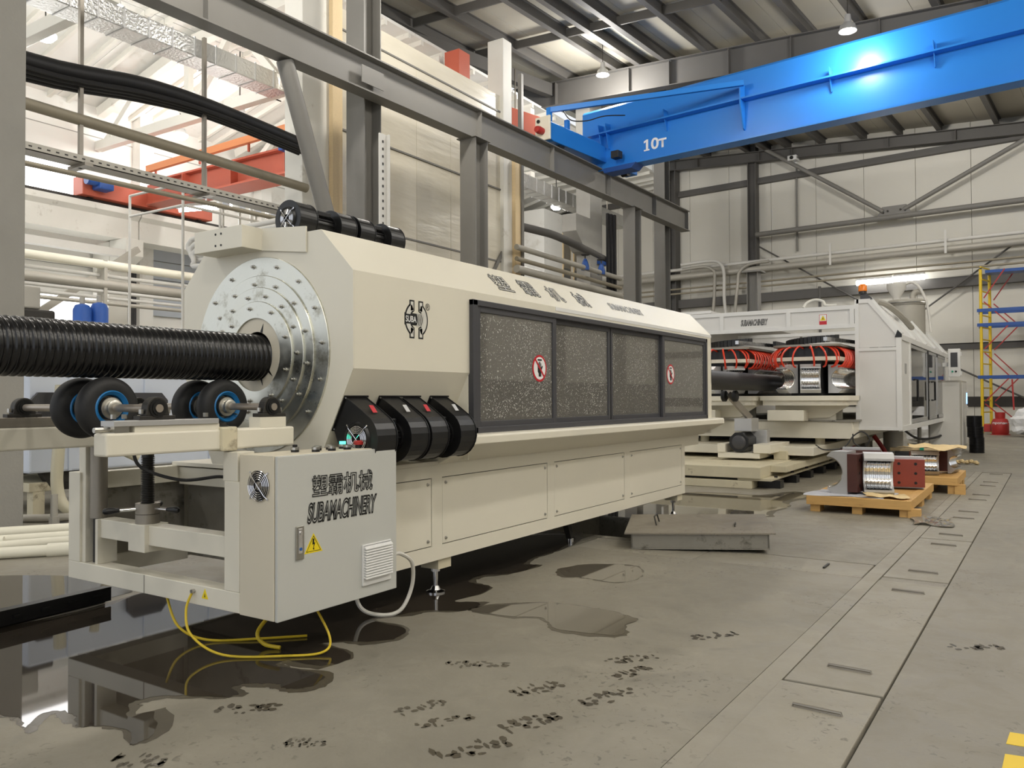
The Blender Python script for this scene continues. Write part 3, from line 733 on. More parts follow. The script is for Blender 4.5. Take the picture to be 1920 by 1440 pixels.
def sheet(name, a, b_, y0, y1, th=0.01, m='cream_paint'):
    a = Vector((a[0], 0, a[1])); b_ = Vector((b_[0], 0, b_[1])); d = (b_ - a).normalized(); nn = Vector((-d.z, 0, d.x)) * th
    vs = [Vector((q.x, y, q.z)) for y in (y0, y1) for q in (a, b_, b_ + nn, a + nn)]
    return MB().add(vs, [(0, 1, 2, 3), (4, 7, 6, 5), (0, 4, 5, 1), (1, 5, 6, 2), (2, 6, 7, 3), (3, 7, 4, 0)]).build(name, m, st)
e = 0.0125
sheet('top_panel', (-3.99, 2.63), (-5.17, 2.63), YA + e, YB - e)
sheet('hip_panel', (-3.70, 2.335), (-3.99, 2.63), YA + e, YB - e)
sheet('hip_panel', (-5.17, 2.63), (-5.46, 2.335), YA + e, YB - e)
sheet('back_panel', (-5.46, 2.335), (-5.46, 1.70), YA + e, YB - e)
sheet('back_panel', (-5.46, 1.70), (-5.12, 1.03), YA + e, YB - e)
sheet('chamfer_panel', (-4.04, 1.03), (-3.70, 1.70), YA + e, 5.07)
WY0, WY1, WZ0, WZ1 = 5.07, 10.30, 1.225, 2.27
box('front_panel', 'cream_paint', st, -3.712, -3.70, YA + e, WY0, 1.70, 2.335)
box('front_panel', 'cream_paint', st, -3.712, -3.70, WY0, WY1, WZ1, 2.335)
box('front_panel', 'cream_paint', st, -3.712, -3.70, WY1, YB, 1.2, 2.335)
box('trim_strip', 'white_paint', st, -3.702, -3.697, 6.4, YB, 2.3, 2.334)  # white paints in the bright reflection on the strip
MB().prism([(-3.71, 1.70), (-3.71, 1.03), (-4.04, 1.03)], (0, 5.06, 0), X_, Z_, (0, 0.012, 0)).build('box_side', 'cream_paint', st)
MB().prism([(-3.71, 1.70), (-3.71, 1.03), (-4.04, 1.03)], (0, YB - 0.012, 0), X_, Z_, (0, 0.011, 0)).build('box_side', 'cream_paint', st)
MB().prism([(-3.99, 1.245), (-3.565, 1.23), (-3.55, 1.215), (-3.55, 1.16), (-3.84, 1.01), (-3.99, 1.01)], (0, 4.87, 0), X_, Z_, (0, 5.75, 0)).build('drip_ledge', 'cream_paint', st, 0.006)
# window frames
def wbar(mb, y0, y1, z0, z1, x0=-3.72, x1=-3.668): return mb.box(x0, x1, y0, y1, z0, z1)
fr = MB()
wbar(fr, WY0, WY1, WZ0, WZ0 + 0.055, -3.76, -3.66); wbar(fr, WY0, WY1, WZ1 - 0.045, WZ1, -3.76, -3.66); wbar(fr, WY0, WY0 + 0.06, WZ0, WZ1, -3.76, -3.66); wbar(fr, WY1 - 0.05, WY1, WZ0, WZ1, -3.76, -3.66)
fr.build('window_frame', 'charcoal', st, 0.004)
for k, (y0, y1, x) in enumerate(((5.12, 6.37, -3.69), (6.33, 7.55, -3.725), (7.53, 8.87, -3.725), (8.83, 10.26, -3.69))):
    mb = MB(); w_ = 0.062
    z0, z1 = WZ0 + 0.05, WZ1 - 0.04
    mb.box(x - 0.016, x + 0.016, y0, y0 + w_, z0, z1).box(x - 0.016, x + 0.016, y1 - w_, y1, z0, z1).box(x - 0.016, x + 0.016, y0 + w_, y1 - w_, z0, z0 + 0.05).box(x - 0.016, x + 0.016, y0 + w_, y1 - w_, z1 - 0.05, z1)
    sash = mb.build('sliding_window', 'charcoal', st, 0.003)
    box('pane', 'wet_glass', sash, x - 0.003, x + 0.003, y0 + w_, y1 - w_, z0 + 0.05, z1 - 0.05)
    dr_ = MB(); rnd = random.Random(90 + k)
    cen = [(rnd.uniform(y0 + w_, y1 - w_), rnd.uniform(z0, z1)) for _ in range(9)]
    for q in range((1900, 1300, 1000, 900)[k]):
        if rnd.random() < 0.55:
            c_ = rnd.choice(cen); yy, zz = rnd.gauss(c_[0], 0.16), rnd.gauss(c_[1], 0.16)
        else: yy, zz = rnd.uniform(y0 + w_, y1 - w_), rnd.uniform(z0 + 0.05, z1 - 0.05)
        if not (y0 + w_ + 0.01 < yy < y1 - w_ - 0.01 and z0 + 0.07 < zz < z1 - 0.07): continue
        r_ = rnd.uniform(0.0012, 0.0036); s_ = rnd.uniform(1.0, 2.4)
        dr_.add([(x + 0.0035, yy + r_ * math.cos(a), zz + r_ * s_ * math.sin(a)) for a in (0.3, 1.35, 2.4, 3.45, 4.5, 5.55)], [(0, 1, 2, 3, 4, 5)])
    tag(dr_.build('water_drops', 'water_drop', sash, fix=False), 'fine white water drops on the glass', None, None, 'stuff')
def no_touch(yc, zc, r, x, who):
    root = MB().prism(disc_poly(r, 36), (x, yc, zc), Y_, Z_, (0.002, 0, 0)).build('warning_sticker', 'sign_red', who)
    tag(root, 'red ring hand prohibition sticker')
    MB().prism(disc_poly(r * 0.84, 36), (x + 0.002, yc, zc), Y_, Z_, (0.001, 0, 0)).build('sticker_field', 'sign_white', root)
    hand = [(-.16, -.62), (.2, -.62), (.2, -.2), (.42, .12), (.34, .22), (.2, .05), (.2, .38), (.11, .38), (.11, .08), (.06, .08), (.06, .5), (-.04, .5), (-.04, .08), (-.08, .08), (-.08, .44), (-.17, .44), (-.17, .05), (-.21, .05), (-.21, .28), (-.29, .28), (-.29, -.25), (-.16, -.4)]
    MB().prism([(a * r, b_ * r) for a, b_ in hand], (x + 0.003, yc, zc), Y_, Z_, (0.001, 0, 0)).build('hand_print', 'black_ink', root)
    MB().box(x + 0.003, x + 0.004, yc - r * .3, yc + r * .3, zc + r * .56, zc + r * .68).build('caption_bar', 'black_ink', root)
    MB().prism([(-.7 * r, .6 * r), (-.58 * r, .7 * r), (.7 * r, -.58 * r), (.58 * r, -.7 * r)], (x + 0.0042, yc, zc), Y_, Z_, (0.001, 0, 0)).build('red_bar', 'sign_red', root)
no_touch(6.09, 1.765, 0.118, -3.686, st)
no_touch(9.09, 1.78, 0.118, -3.686, st)
# concentric bolted plates of the pipe opening
for k, (ro, ri, n, a0, y) in enumerate(((0.685, 0.53, 16, 0.1, 0.012), (0.555, 0.44, 14, 0.3, 0.024), (0.47, 0.34, 14, 0.0, 0.036), (0.372, 0.256, 9, 0.35, 0.048))):
    rg = MB().lathe([(ri, 0), (ri, 0.012), (ro - 0.003, 0.012), (ro, 0.009), (ro, 0)], (AX, YA - y + 0.012, AZ), (0, -1, 0), 72).build('ring_plate', 'zinc_plate', st)
    b0 = None
    for i in range(n):
        a = a0 + 2 * math.pi * i / n; rb_ = (ro - 0.06) if k < 3 else (ro - 0.045)
        px_, pz_ = AX + rb_ * math.cos(a), AZ + rb_ * math.sin(a)
        if b0 is None:
            b0 = MB().lathe([(0.016, 0), (0.016, 0.004), (0.009, 0.005), (0.009, 0.022), (0.0, 0.023)], (px_, YA - y, pz_), (0, -1, 0), 10).build('bolt', 'steel', rg); p0 = (px_, pz_)
        else: share(b0, rg, (px_ - p0[0], 0, pz_ - p0[1]), 'bolt')
MB().lathe([(0.16, 0.0), (0.27, 0.0), (0.27, 0.006), (0.16, 0.006)], (AX, YA - 0.028, AZ), (0, -1, 0), 64).build('seal_disc', 'cabinet_beige', st)
for a in (1.25, -0.75, 3.6, 2.4, 5.0):
    c_, s_ = math.cos(a), math.sin(a)
    MB().prism([(0.162 * c_ - 0.012 * s_, 0.162 * s_ + 0.012 * c_), (0.162 * c_ + 0.012 * s_, 0.162 * s_ - 0.012 * c_), (0.225 * c_, 0.225 * s_)], (AX, YA - 0.0365, AZ), X_, Z_, (0, 0.002, 0)).build('seal_cut', 'black_ink', st)
# bracket box on top of the end face
bk = MB().prism([(-5.08, 2.70), (-5.08, 2.545), (-4.56, 2.545), (-4.56, 2.70)], (0, 3.62, 0), X_, Z_, (0, 0.3, 0)).build('bracket_box', 'cream_paint', st, 0.004)
MB().prism([(-4.56, 2.545), (-4.12, 2.49), (-4.12, 2.665), (-4.56, 2.70)], (0, 3.79, 0), X_, Z_, (0, 0.012, 0)).build('bracket_wing', 'cream_paint', st)
for x_, z_ in ((-4.84, 2.66), (-4.78, 2.66), (-4.84, 2.58), (-4.78, 2.58)):
    MB().cyl((x_, 3.617, z_), (x_, 3.63, z_), 0.008, 10).build('bolt_hole', 'black_ink', bk)
# hip lettering and logo
hu = Vector((-0.29, 0, 0.295)).normalized()
for ch, yc in (('塑', 5.72), ('霸', 6.16), ('机', 6.63), ('械', 7.15)):
    base = Vector((-3.772, yc - 0.12, 2.409))
    outline_text(ch, st, base, Y_, hu, 0.24, 0.205, 0, 0.016, 0.016, 'letter_face', 0.0015)
outline_text('SUBAMACHINERY', st, Vector((-3.805, 7.78, 2.442)), Y_, hu, 0.86, 0.105, 0.25, 0.012, 0.02, 'letter_face', 0.0015)
# round maker's emblem with two brackets and a coil
lg = thing('emblem', None, None); 
C.objects.unlink(lg); bpy.data.objects.remove(lg)
def arc_band(r0, r1, a0, a1, n=20):
    return [(r1 * math.cos(a0 + (a1 - a0) * i / n), r1 * math.sin(a0 + (a1 - a0) * i / n)) for i in range(n + 1)] + [(r0 * math.cos(a1 + (a0 - a1) * i / n), r0 * math.sin(a1 + (a0 - a1) * i / n)) for i in range(n + 1)]
LO = Vector((-3.70, 4.435, 2.062))
emb = MB().prism(arc_band(0.062, 0.128, R(112), R(248)), LO, Y_, Z_, (0.001, 0, 0))
emb.prism(arc_band(0.062, 0.128, R(-68), R(68)), LO, Y_, Z_, (0.001, 0, 0))
for sy, sz in ((-1, 1), (1, 1), (-1, -1), (1, -1)):
    emb.prism([(sy * 0.022, sz * 0.06), (sy * 0.075, sz * 0.06), (sy * 0.075, sz * 0.135), (sy * 0.022, sz * 0.135)], LO, Y_, Z_, (0.001, 0, 0))
emb.prism([(-0.128, -0.042), (0.07, -0.042), (0.07, 0.042), (-0.128, 0.042)], LO, Y_, Z_, (0.0012, 0, 0))
em = emb.build('emblem', 'black_ink', st)
inn = MB().prism(arc_band(0.076, 0.115, R(116), R(244)), LO + Vector((0.0012, 0, 0)), Y_, Z_, (0.001, 0, 0))
inn.prism(arc_band(0.076, 0.115, R(-64), R(64)), LO + Vector((0.0012, 0, 0)), Y_, Z_, (0.001, 0, 0))
for sy, sz in ((-1, 1), (1, 1), (-1, -1), (1, -1)):
    inn.prism([(sy * 0.034, sz * 0.06), (sy * 0.063, sz * 0.06), (sy * 0.063, sz * 0.124), (sy * 0.034, sz * 0.124)], LO + Vector((0.0012, 0, 0)), Y_, Z_, (0.001, 0, 0))
for i in range(5):
    inn.prism(arc_band(0.075, 0.083, R(-38), R(38), 10), LO + Vector((0.0024, -0.062 + i * 0.017, 0)), Y_, Z_, (0.001, 0, 0))
inn.build('emblem_face', 'letter_face', em)
box('emblem_field', 'black_ink', em, LO.x, LO.x + 0.0025, LO.y - 0.125, LO.y + 0.03, LO.z - 0.034, LO.z + 0.034)
text_part('emblem_text', 'SUBA', 'sign_white', em, LO + Vector((0.0026, -0.118, -0.022)), Y_, Z_, 0.115, 0.044, 0, 0.015, 0.001)
text_part('emblem_text', '®', 'black_ink', em, LO + Vector((0.0, 0.1, 0.075)), Y_, Z_, 0.05, 0.05, 0, 0.01, 0.001)

# pipe running through the line
pp = thing('corrugated_pipe', 'long black corrugated plastic pipe running on wheels into the cooling tank', 'pipe', (-4.59, 2.0, 1.793))
prof = []; pitch = 0.0425; y = 0.0
ncr = int((11.2 + 3.0) / pitch)
for i in range(ncr):
    b0_ = i * pitch
    prof += [(0.150, b0_), (0.150, b0_ + 0.008), (0.1585, b0_ + 0.012), (0.1625, b0_ + 0.019), (0.1625, b0_ + 0.028), (0.1585, b0_ + 0.035), (0.150, b0_ + 0.039)]
MB().lathe(prof, (-4.59, -3.0, 1.793), (0, 1, 0), 56).build('corrugated_section', 'pipe_black', pp, fix=False, sharp=0)
MB().lathe([(0.0, 0), (0.163, 0.0), (0.163, 5.7), (0.0, 5.7)], (-4.59, 11.2, 1.793), (0, 1, 0), 48).build('smooth_section', 'pipe_smooth', pp)
for o in pp.children:
    pass

# ------------------------------------------------------------------ machine bed
bd = thing('machine_bed', 'cream box frame bed under the cooling tank with screwed access panels', 'machine bed', (-4.75, 6.5, 0))
XF, XB = -3.85, -5.66
fr = MB()
fr.box(XF - 0.012, XF, 4.03, 9.95, 0.28, 0.39).box(XF - 0.012, XF, 4.03, 9.95, 0.905, 1.0)
for y0, y1 in ((4.03, 4.06), (4.79, 4.915), (6.495, 6.62), (8.155, 8.29), (9.845, 9.95)):
    fr.box(XF - 0.012, XF, y0, y1, 0.39, 0.905)
fr.build('front_frame', 'cream_paint', bd)
box('inner_plate', 'dark_steel', bd, XF - 0.03, XF - 0.013, 4.03, 9.9, 0.3, 0.98)
box('top_beam', 'cream_paint', bd, -5.6, XF, 3.8, 10.45, 1.0, 1.03, bevel=0.003)
box('top_beam_side', 'cream_paint', bd, XF - 0.1, XF - 0.001, 9.951, 10.45, 0.88, 1.0)
box('end_panel', 'cream_paint', bd, XB, XF - 0.002, 9.938, 9.95, 0.28, 1.0)
box('back_panel', 'cream_paint', bd, XB, XB + 0.012, 3.9, 9.93, 0.28, 1.0)
box('bottom_tray', 'dark_steel', bd, XB + 0.02, XF - 0.04, 4.0, 9.9, 0.29, 0.31)
for y0, y1 in ((4.065, 4.784), (4.921, 6.489), (6.626, 8.149), (8.296, 9.839)):
    ap = box('access_panel', 'cream_paint', bd, XF - 0.012, XF - 0.002, y0, y1, 0.396, 0.899, bevel=0.002)
    for yy in (y0 + 0.04, y1 - 0.04):
        for zz in (0.435, 0.86):
            MB().lathe([(0.014, 0), (0.012, 0.006), (0.006, 0.008), (0.006, 0.014), (0, 0.014)], (XF - 0.002, yy, zz), (1, 0, 0), 10).build('screw', 'steel', ap)
for yy in (4.97, 10.02 - 0.2):
    lgp = MB().box(-4.04, -3.87, yy - 0.08, yy + 0.08, 0.2, 0.28).build('leg', 'cream_worn', bd)
    MB().cyl((-3.96, yy, 0.03), (-3.96, yy, 0.22), 0.019, 14).lathe([(0.075, 0.0), (0.075, 0.012), (0.04, 0.025), (0.025, 0.055), (0.0, 0.055)], (-3.96, yy, 0.0), (0, 0, 1), 24).build('foot', 'chrome', lgp)
    MB().cyl((-3.96, yy, 0.165), (-3.96, yy, 0.19), 0.034, 6).build('nut', 'chrome', lgp)
sk = MB().bar((-4.12, 7.30, 0.28), (-4.12, 7.40, 0.06), 0.06, 0.06).build('leg', 'dark_steel', bd)
MB().cyl((-4.12, 7.42, 0.0), (-4.12, 7.42, 0.05), 0.03, 12).build('foot', 'chrome', sk)
for yy in (5.0, 9.8):
    MB().cyl((-5.5, yy, 0), (-5.5, yy, 0.28), 0.03, 12).build('leg', 'chrome', bd)

# roller stand frame in front of the tank (part of the bed)
box('front_bar', 'cream_paint', bd, -5.66, -3.85, 3.043, 3.16, 0.28, 0.398, bevel=0.004)
box('bar_seam', 'dark_steel', bd, -4.772, -4.768, 3.0415, 3.05, 0.282, 0.396)
box('front_post', 'cream_paint', bd, -5.66, -5.52, 3.043, 3.17, 0.398, 1.008, bevel=0.004)
box('front_post', 'cream_paint', bd, -5.56, -5.48, 3.06, 3.2, 0.398, 1.21, bevel=0.004)
box('front_post', 'cream_paint', bd, -5.36, -5.33, 3.06, 3.2, 0.398, 0.70, bevel=0.003)
box('front_post', 'cream_paint', bd, -3.985, -3.852, 3.043, 3.17, 0.398, 1.03, bevel=0.004)
box('front_post', 'cream_paint', bd, -4.0, -3.87, 3.045, 3.165, 1.03, 1.2, bevel=0.004)
box('side_rail', 'cream_paint', bd, -5.66, -5.54, 3.171, 3.9, 0.88, 1.0, bevel=0.004)
box('side_rail', 'cream_paint', bd, -5.66, -5.54, 3.17, 3.9, 0.28, 0.4, bevel=0.004)
box('side_rail', 'cream_paint', bd, -3.97, -3.86, 3.171, 3.9, 0.28, 0.4, bevel=0.004)
box('cross_rail', 'cream_paint', bd, -5.54, -3.86, 3.82, 3.94, 0.86, 0.99, bevel=0.004)
box('side_plate', 'plinth_steel', bd, -5.6, -5.59, 3.2, 3.9, 0.31, 0.9)
box('kick_plate', 'plinth_steel', bd, -5.54, -3.86, 3.9, 3.91, 0.31, 0.86)
mb_ = box('lift_bar', 'cream_paint', bd, -5.34, -3.99, 3.08, 3.2, 0.575, 0.7, bevel=0.004)
box('jack_block', 'cream_paint', bd, -4.96, -4.78, 3.05, 3.22, 0.53, 0.705, bevel=0.004)
MB().cyl((-5.42, 3.12, 0.70), (-5.42, 3.12, 1.2), 0.055, 24).build('guide_rod', 'dull_steel', bd)
MB().cyl((-5.42, 3.12, 0.40), (-5.42, 3.12, 0.70), 0.035, 16).build('guide_rod', 'dark_steel', bd)
MB().cyl((-4.02, 3.1, 0.55), (-4.02, 3.1, 1.22), 0.016, 12).build('guide_rod', 'dull_steel', bd)
# earth cable bolt and triangle on the front bar
MB().cyl((-4.26, 3.02, 0.36), (-4.26, 3.043, 0.36), 0.012, 10).build('earth_bolt', 'steel', bd)
MB().prism([(-4.19, 0.325), (-4.13, 0.325), (-4.16, 0.385)], (0, 3.0415, 0), X_, Z_, (0, 0.002, 0)).build('earth_sticker', 'sign_yellow', bd)
MB().prism([(-4.165, 0.335), (-4.155, 0.335), (-4.16, 0.36)], (0, 3.041, 0), X_, Z_, (0, 0.001, 0)).build('earth_mark', 'black_ink', bd)

# ------------------------------------------------------------------ pneumatic wheel carriage
wc = thing('wheel_carriage', 'cream lifting carriage with four black pneumatic wheels carrying the pipe', 'roller carriage', (-4.7, 3.0, 1.0))
nb = MB().box(-4.07, -3.95, 2.31, 3.54, 1.213, 1.333).build('side_beam', 'cream_paint', wc, 0.012)
MB().box(-5.47, -5.33, 1.6, 3.54, 1.19, 1.333).build('side_beam', 'cream_paint', wc, 0.012)
MB().box(-5.33, -4.07, 3.06, 3.18, 1.2, 1.3).build('cross_beam', 'cream_paint', wc, 0.008)
MB().box(-4.09, -3.935, 2.985, 3.1, 1.205, 1.345).build('guide_block', 'cream_worn', wc, 0.01)
MB().lathe([(0.035, 0), (0.035, 0.008), (0.022, 0.01), (0.022, 0.022), (0, 0.022)], (-4.0, 3.04, 1.345), (0, 0, 1), 14).build('block_bolt', 'dark_steel', wc)
MB().box(-4.06, -3.96, 2.47, 2.99, 1.333, 1.365).build('slide_pad', 'cream_paint', wc)
MB().box(-4.07, -3.95, 2.35, 2.98, 1.366, 1.395).build('slide_plate', 'alu_matt', wc, 0.002)
MB().box(-4.06, -3.96, 2.36, 2.44, 1.333, 1.366).build('stop_block', 'steel', wc)
MB().cyl((-4.01, 2.28, 1.349), (-4.01, 2.37, 1.349), 0.014, 10).build('adjust_screw', 'steel', wc)
MB().box(-4.06, -3.96, 3.28, 3.48, 1.333, 1.395).build('block_riser', 'cream_paint', wc)
MB().box(-5.46, -5.34, 1.65, 2.98, 1.335, 1.395).build('slide_plate', 'dull_steel', wc, 0.002)
MB().box(-5.46, -5.34, 3.28, 3.48, 1.333, 1.395).build('block_riser', 'cream_paint', wc)
for yy in (2.37, 2.43, 2.56, 2.92):
    MB().cyl((-3.99, yy, 1.405), (-3.99, yy, 1.428), 0.014, 8).build('slide_bolt', 'steel', wc)
AZW = 1.457
def pillow(x, y):
    b = MB()
    b.box(x - 0.03, x + 0.03, y - 0.105, y + 0.105, 1.396, 1.418)
    b.prism([(-0.07, 0.022), (0.07, 0.022), (0.062, 0.06)] + [(0.062 * math.cos(t), AZW - 1.396 + 0.062 * math.sin(t)) for t in [R(q) for q in range(0, 181, 15)]] + [(-0.062, 0.06)], (x - 0.028, y, 1.396), Y_, Z_, (0.056, 0, 0))
    o = b.build('pillow_block', 'dark_steel', wc, 0.003)
    MB().lathe([(0.05, 0), (0.05, 0.006), (0.036, 0.006), (0.036, 0.012), (0.02, 0.012), (0.02, 0.004), (0.0, 0.004)], (x + 0.028, y, AZW), (1, 0, 0), 24).build('bearing', 'black_metal', o)
    for q in (-0.08, 0.08):
        MB().cyl((x, y + q, 1.428), (x, y + q, 1.452), 0.013, 6).build('bolt', 'steel', o)
for yy in (2.61, 3.385):
    pillow(-4.0, yy); pillow(-5.4, yy)
    MB().cyl((-5.43, yy, AZW), (-3.954, yy, AZW), 0.022, 20).build('axle', 'axle_steel', wc)
    for x in (-4.455, -4.715):
        tire = MB().lathe([(0.086, -0.036), (0.1, -0.054), (0.134, -0.06), (0.162, -0.046), (0.175, -0.022), (0.178, 0.0), (0.175, 0.022), (0.162, 0.046), (0.134, 0.06), (0.1, 0.054), (0.086, 0.036)], (x, yy, AZW), (1, 0, 0), 56).build('wheel', 'rubber', wc)
        MB().lathe([(0.074, 0.008), (0.076, 0.04), (0.094, 0.06), (0.1, 0.054), (0.09, 0.036), (0.086, 0.0), (0.09, -0.036), (0.1, -0.054), (0.094, -0.06), (0.076, -0.04), (0.074, -0.008)], (x, yy, AZW), (1, 0, 0), 48).build('rim', 'rim_blue', tire)
        MB().lathe([(0.0, -0.06), (0.05, -0.06), (0.05, 0.05), (0.062, 0.05), (0.062, 0.0), (0.071, 0.0), (0.071, -0.008)], (x, yy, AZW), (1, 0, 0), 36).build('hub', 'dull_steel', tire)
        MB().lathe([(0.062, 0.0), (0.062, 0.045), (0.058, 0.05), (0.045, 0.052), (0.045, 0.085), (0.036, 0.09), (0.02, 0.09)], (x, yy, AZW), (1, 0, 0), 36).build('hub_cap', 'steel', tire)
        MB().cyl((x + 0.045, yy + 0.055, AZW - 0.045), (x + 0.075, yy + 0.06, AZW - 0.052), 0.005, 8).build('valve', 'steel', tire)
# screw jack with star handle
sx, sy_ = -4.87, 3.13
jk = MB(); prof = []
for i in range(31):
    z = 0.79 + i * 0.0112; prof += [(0.031, z), (0.042, z + 0.003), (0.042, z + 0.006), (0.031, z + 0.009)]
jk.lathe(prof, (sx, sy_, 0), (0, 0, 1), 24, smooth=False)
jk.build('jack_screw', 'dark_steel', wc, fix=False)
MB().cyl((sx, sy_, 1.13), (sx, sy_, 1.2), 0.038, 20).build('jack_head', 'black_metal', wc)
nut = MB().cyl((sx, sy_, 0.705), (sx, sy_, 0.765), 0.075, 28).cyl((sx, sy_, 0.768), (sx, sy_, 0.835), 0.075, 28).build('jack_nut', 'dull_steel', wc)
for a in (10, 130, 250, 190):
    if a == 190: continue
    d = Vector((math.cos(R(a)), math.sin(R(a)), 0))
    p_ = Vector((sx, sy_, 0.80))
    h = MB().cyl(p_ + d * 0.07, p_ + d * 0.19, 0.011, 12).build('jack_handle', 'chrome', nut)
    MB().lathe([(0.0, 0.0), (0.014, 0.0), (0.022, 0.06), (0.02, 0.085), (0.01, 0.096), (0, 0.097)], p_ + d * 0.17, d, 16).build('grip', 'black_plastic', nut)

# ------------------------------------------------------------------ control cabinet
cc = thing('control_cabinet', 'pale grey electrical control cabinet with push buttons hung on the machine bed', 'cabinet', (-3.69, 3.54, 0.275))
box('cabinet_body', 'cabinet_beige', cc, -3.849, -3.56, 3.043, 4.03, 0.275, 1.19, bevel=0.004)
dr = box('door', 'cabinet_grey', cc, -3.556, -3.533, 3.046, 4.03, 0.272, 1.186, bevel=0.005)
outline_text('塑霸机械', cc, Vector((-3.533, 3.30, 0.935)), Y_, Z_, 0.50, 0.125, 0, 0.012, 0.022, 'cabinet_grey', 0.001)
outline_text('SUBAMACHINERY', cc, Vector((-3.533, 3.262, 0.79)), Y_, Z_, 0.575, 0.112, 0.3, 0.015, 0.035, 'cabinet_grey', 0.001)
lk = box('door_lock', 'steel', dr, -3.533, -3.523, 3.172, 3.232, 0.595, 0.785, bevel=0.004)
box('door_lock', 'chrome', dr, -3.523, -3.519, 3.188, 3.216, 0.63, 0.77, bevel=0.004)
MB().cyl((-3.523, 3.202, 0.745), (-3.512, 3.202, 0.745), 0.011, 14).build('key_cylinder', 'chrome', dr)
MB().cyl((-3.519, 3.202, 0.655), (-3.5165, 3.202, 0.655), 0.009, 14).build('lock_badge', 'brand_blue', dr)
tri = MB().prism([(-0.07, 0), (0.07, 0), (0, 0.112)], (-3.533, 3.309, 0.618), Y_, Z_, (0.0012, 0, 0)).build('warning_sticker', 'sign_yellow', dr)
tri2 = MB()
tri2.prism([(-0.056, 0.008), (0.056, 0.008), (0, 0.098), (0, 0.092), (0.0515, 0.0105), (-0.0515, 0.0105), (0, 0.092), (0, 0.098)], (-3.5317, 3.309, 0.618), Y_, Z_, (0.0008, 0, 0))
tri2.prism([(-0.006, 0.08), (0.006, 0.08), (0.002, 0.056), (0.012, 0.058), (-0.001, 0.024), (0.004, 0.028), (0.0035, 0.014), (-0.007, 0.024), (-0.003, 0.024), (0.003, 0.049), (-0.009, 0.046)], (-3.5317, 3.309, 0.618), Y_, Z_, (0.0012, 0, 0))
tri2.build('lightning_bolt', 'black_ink', dr)
vt = box('vent_frame', 'white_paint', dr, -3.533, -3.521, 3.705, 3.965, 0.345, 0.6, bevel=0.003)
sl0 = None
for k in range(12):
    z = 0.395 + k * 0.0165
    if sl0 is None:
        sl0 = MB().prism([(0, 0), (0.022, -0.006), (0.022, -0.001), (0.004, 0.013), (0, 0.013)], (-3.521, 3.712, z), X_, Z_, (0, 0.246, 0)).build('vent_slat', 'white_paint', cc)
    else: share(sl0, cc, (0, 0, k * 0.0165), 'vent_slat')
box('vent_gap', 'black_ink', dr, -3.521, -3.5205, 3.714, 3.956, 0.39, 0.592)
# fan grille on the narrow side
def fan_grille(o, nrm, r, parent, up=(0, 0, 1), m='chrome', dark='black_ink', n=5, hub=0.35):
    o = Vector(o); d, a, b = MB.frame(nrm, up)
    base = MB().lathe([(0, 0.001), (r * 0.97, 0.001), (r * 0.97, 0.0), (0, 0.0)], o, nrm, 36).build('fan_opening', dark, parent)
    g_ = MB()
    for k in range(n):
        rr = r * (0.3 + 0.7 * (k + 1) / n)
        pts = [o + d * (0.012 - 0.004 * k / n) + a * rr * math.cos(t) + b * rr * math.sin(t) for t in [2 * math.pi * i / 36 for i in range(37)]]
        g_.tube(pts, 0.0028, 5, False)
    for t in (R(45), R(135)):
        e1 = a * math.cos(t) + b * math.sin(t)
        g_.tube([o - e1 * r * 1.18 + d * 0.003, o - e1 * r * 0.9 + d * 0.014, o + e1 * r * 0.9 + d * 0.014, o + e1 * r * 1.18 + d * 0.003], 0.0032, 5)
    g = g_.build('fan_guard', m, parent)
    MB().cyl(o + d * 0.001, o + d * 0.008, r * hub, 24).build('fan_hub', 'dull_steel' if n < 6 else 'black_metal', parent)
    for t in (45, 135, 225, 315):
        e1 = a * math.cos(R(t)) + b * math.sin(R(t))
        MB().cyl(o + e1 * r * 1.2, o + e1 * r * 1.2 + d * 0.006, 0.006, 8).build('guard_screw', m, parent)
fan_grille((-3.68, 3.043, 1.018), (0, -1, 0), 0.086, cc, n=5, hub=0.28)
# push buttons on the cabinet top
for i, (x, y) in enumerate(((-3.70, 3.32), (-3.61, 3.40), (-3.70, 3.50), (-3.61, 3.53), (-3.70, 3.60), (-3.61, 3.66), (-3.70, 3.71))):
    bt = MB().lathe([(0.024, 0), (0.024, 0.014), (0.018, 0.018), (0.0, 0.018)], (x, y, 1.19), (0, 0, 1), 20).build('button', 'black_plastic', cc)
    MB().lathe([(0.0245, 0.014), (0.024, 0.028), (0.016, 0.031), (0, 0.031)], (x, y, 1.19), (0, 0, 1), 20).build('button_ring', 'steel', bt)
    if i == 0: MB().box(x - 0.012, x + 0.012, y - 0.01, y + 0.01, 1.2, 1.235).build('selector_knob', 'black_plastic', bt, 0.003)
    if i == 6: MB().cyl((x, y, 1.218), (x, y, 1.236), 0.02, 18).build('lit_cap', 'green_glow', bt)
es = MB().cyl((-3.65, 3.80, 1.19), (-3.65, 3.80, 1.215), 0.02, 18).build('emergency_stop', 'black_plastic', cc)
MB().lathe([(0.0, 0.0), (0.03, 0.0), (0.031, 0.018), (0.024, 0.026), (0, 0.028)], (-3.65, 3.80, 1.212), (0, 0, 1), 22).build('stop_button', 'red_paint', es)
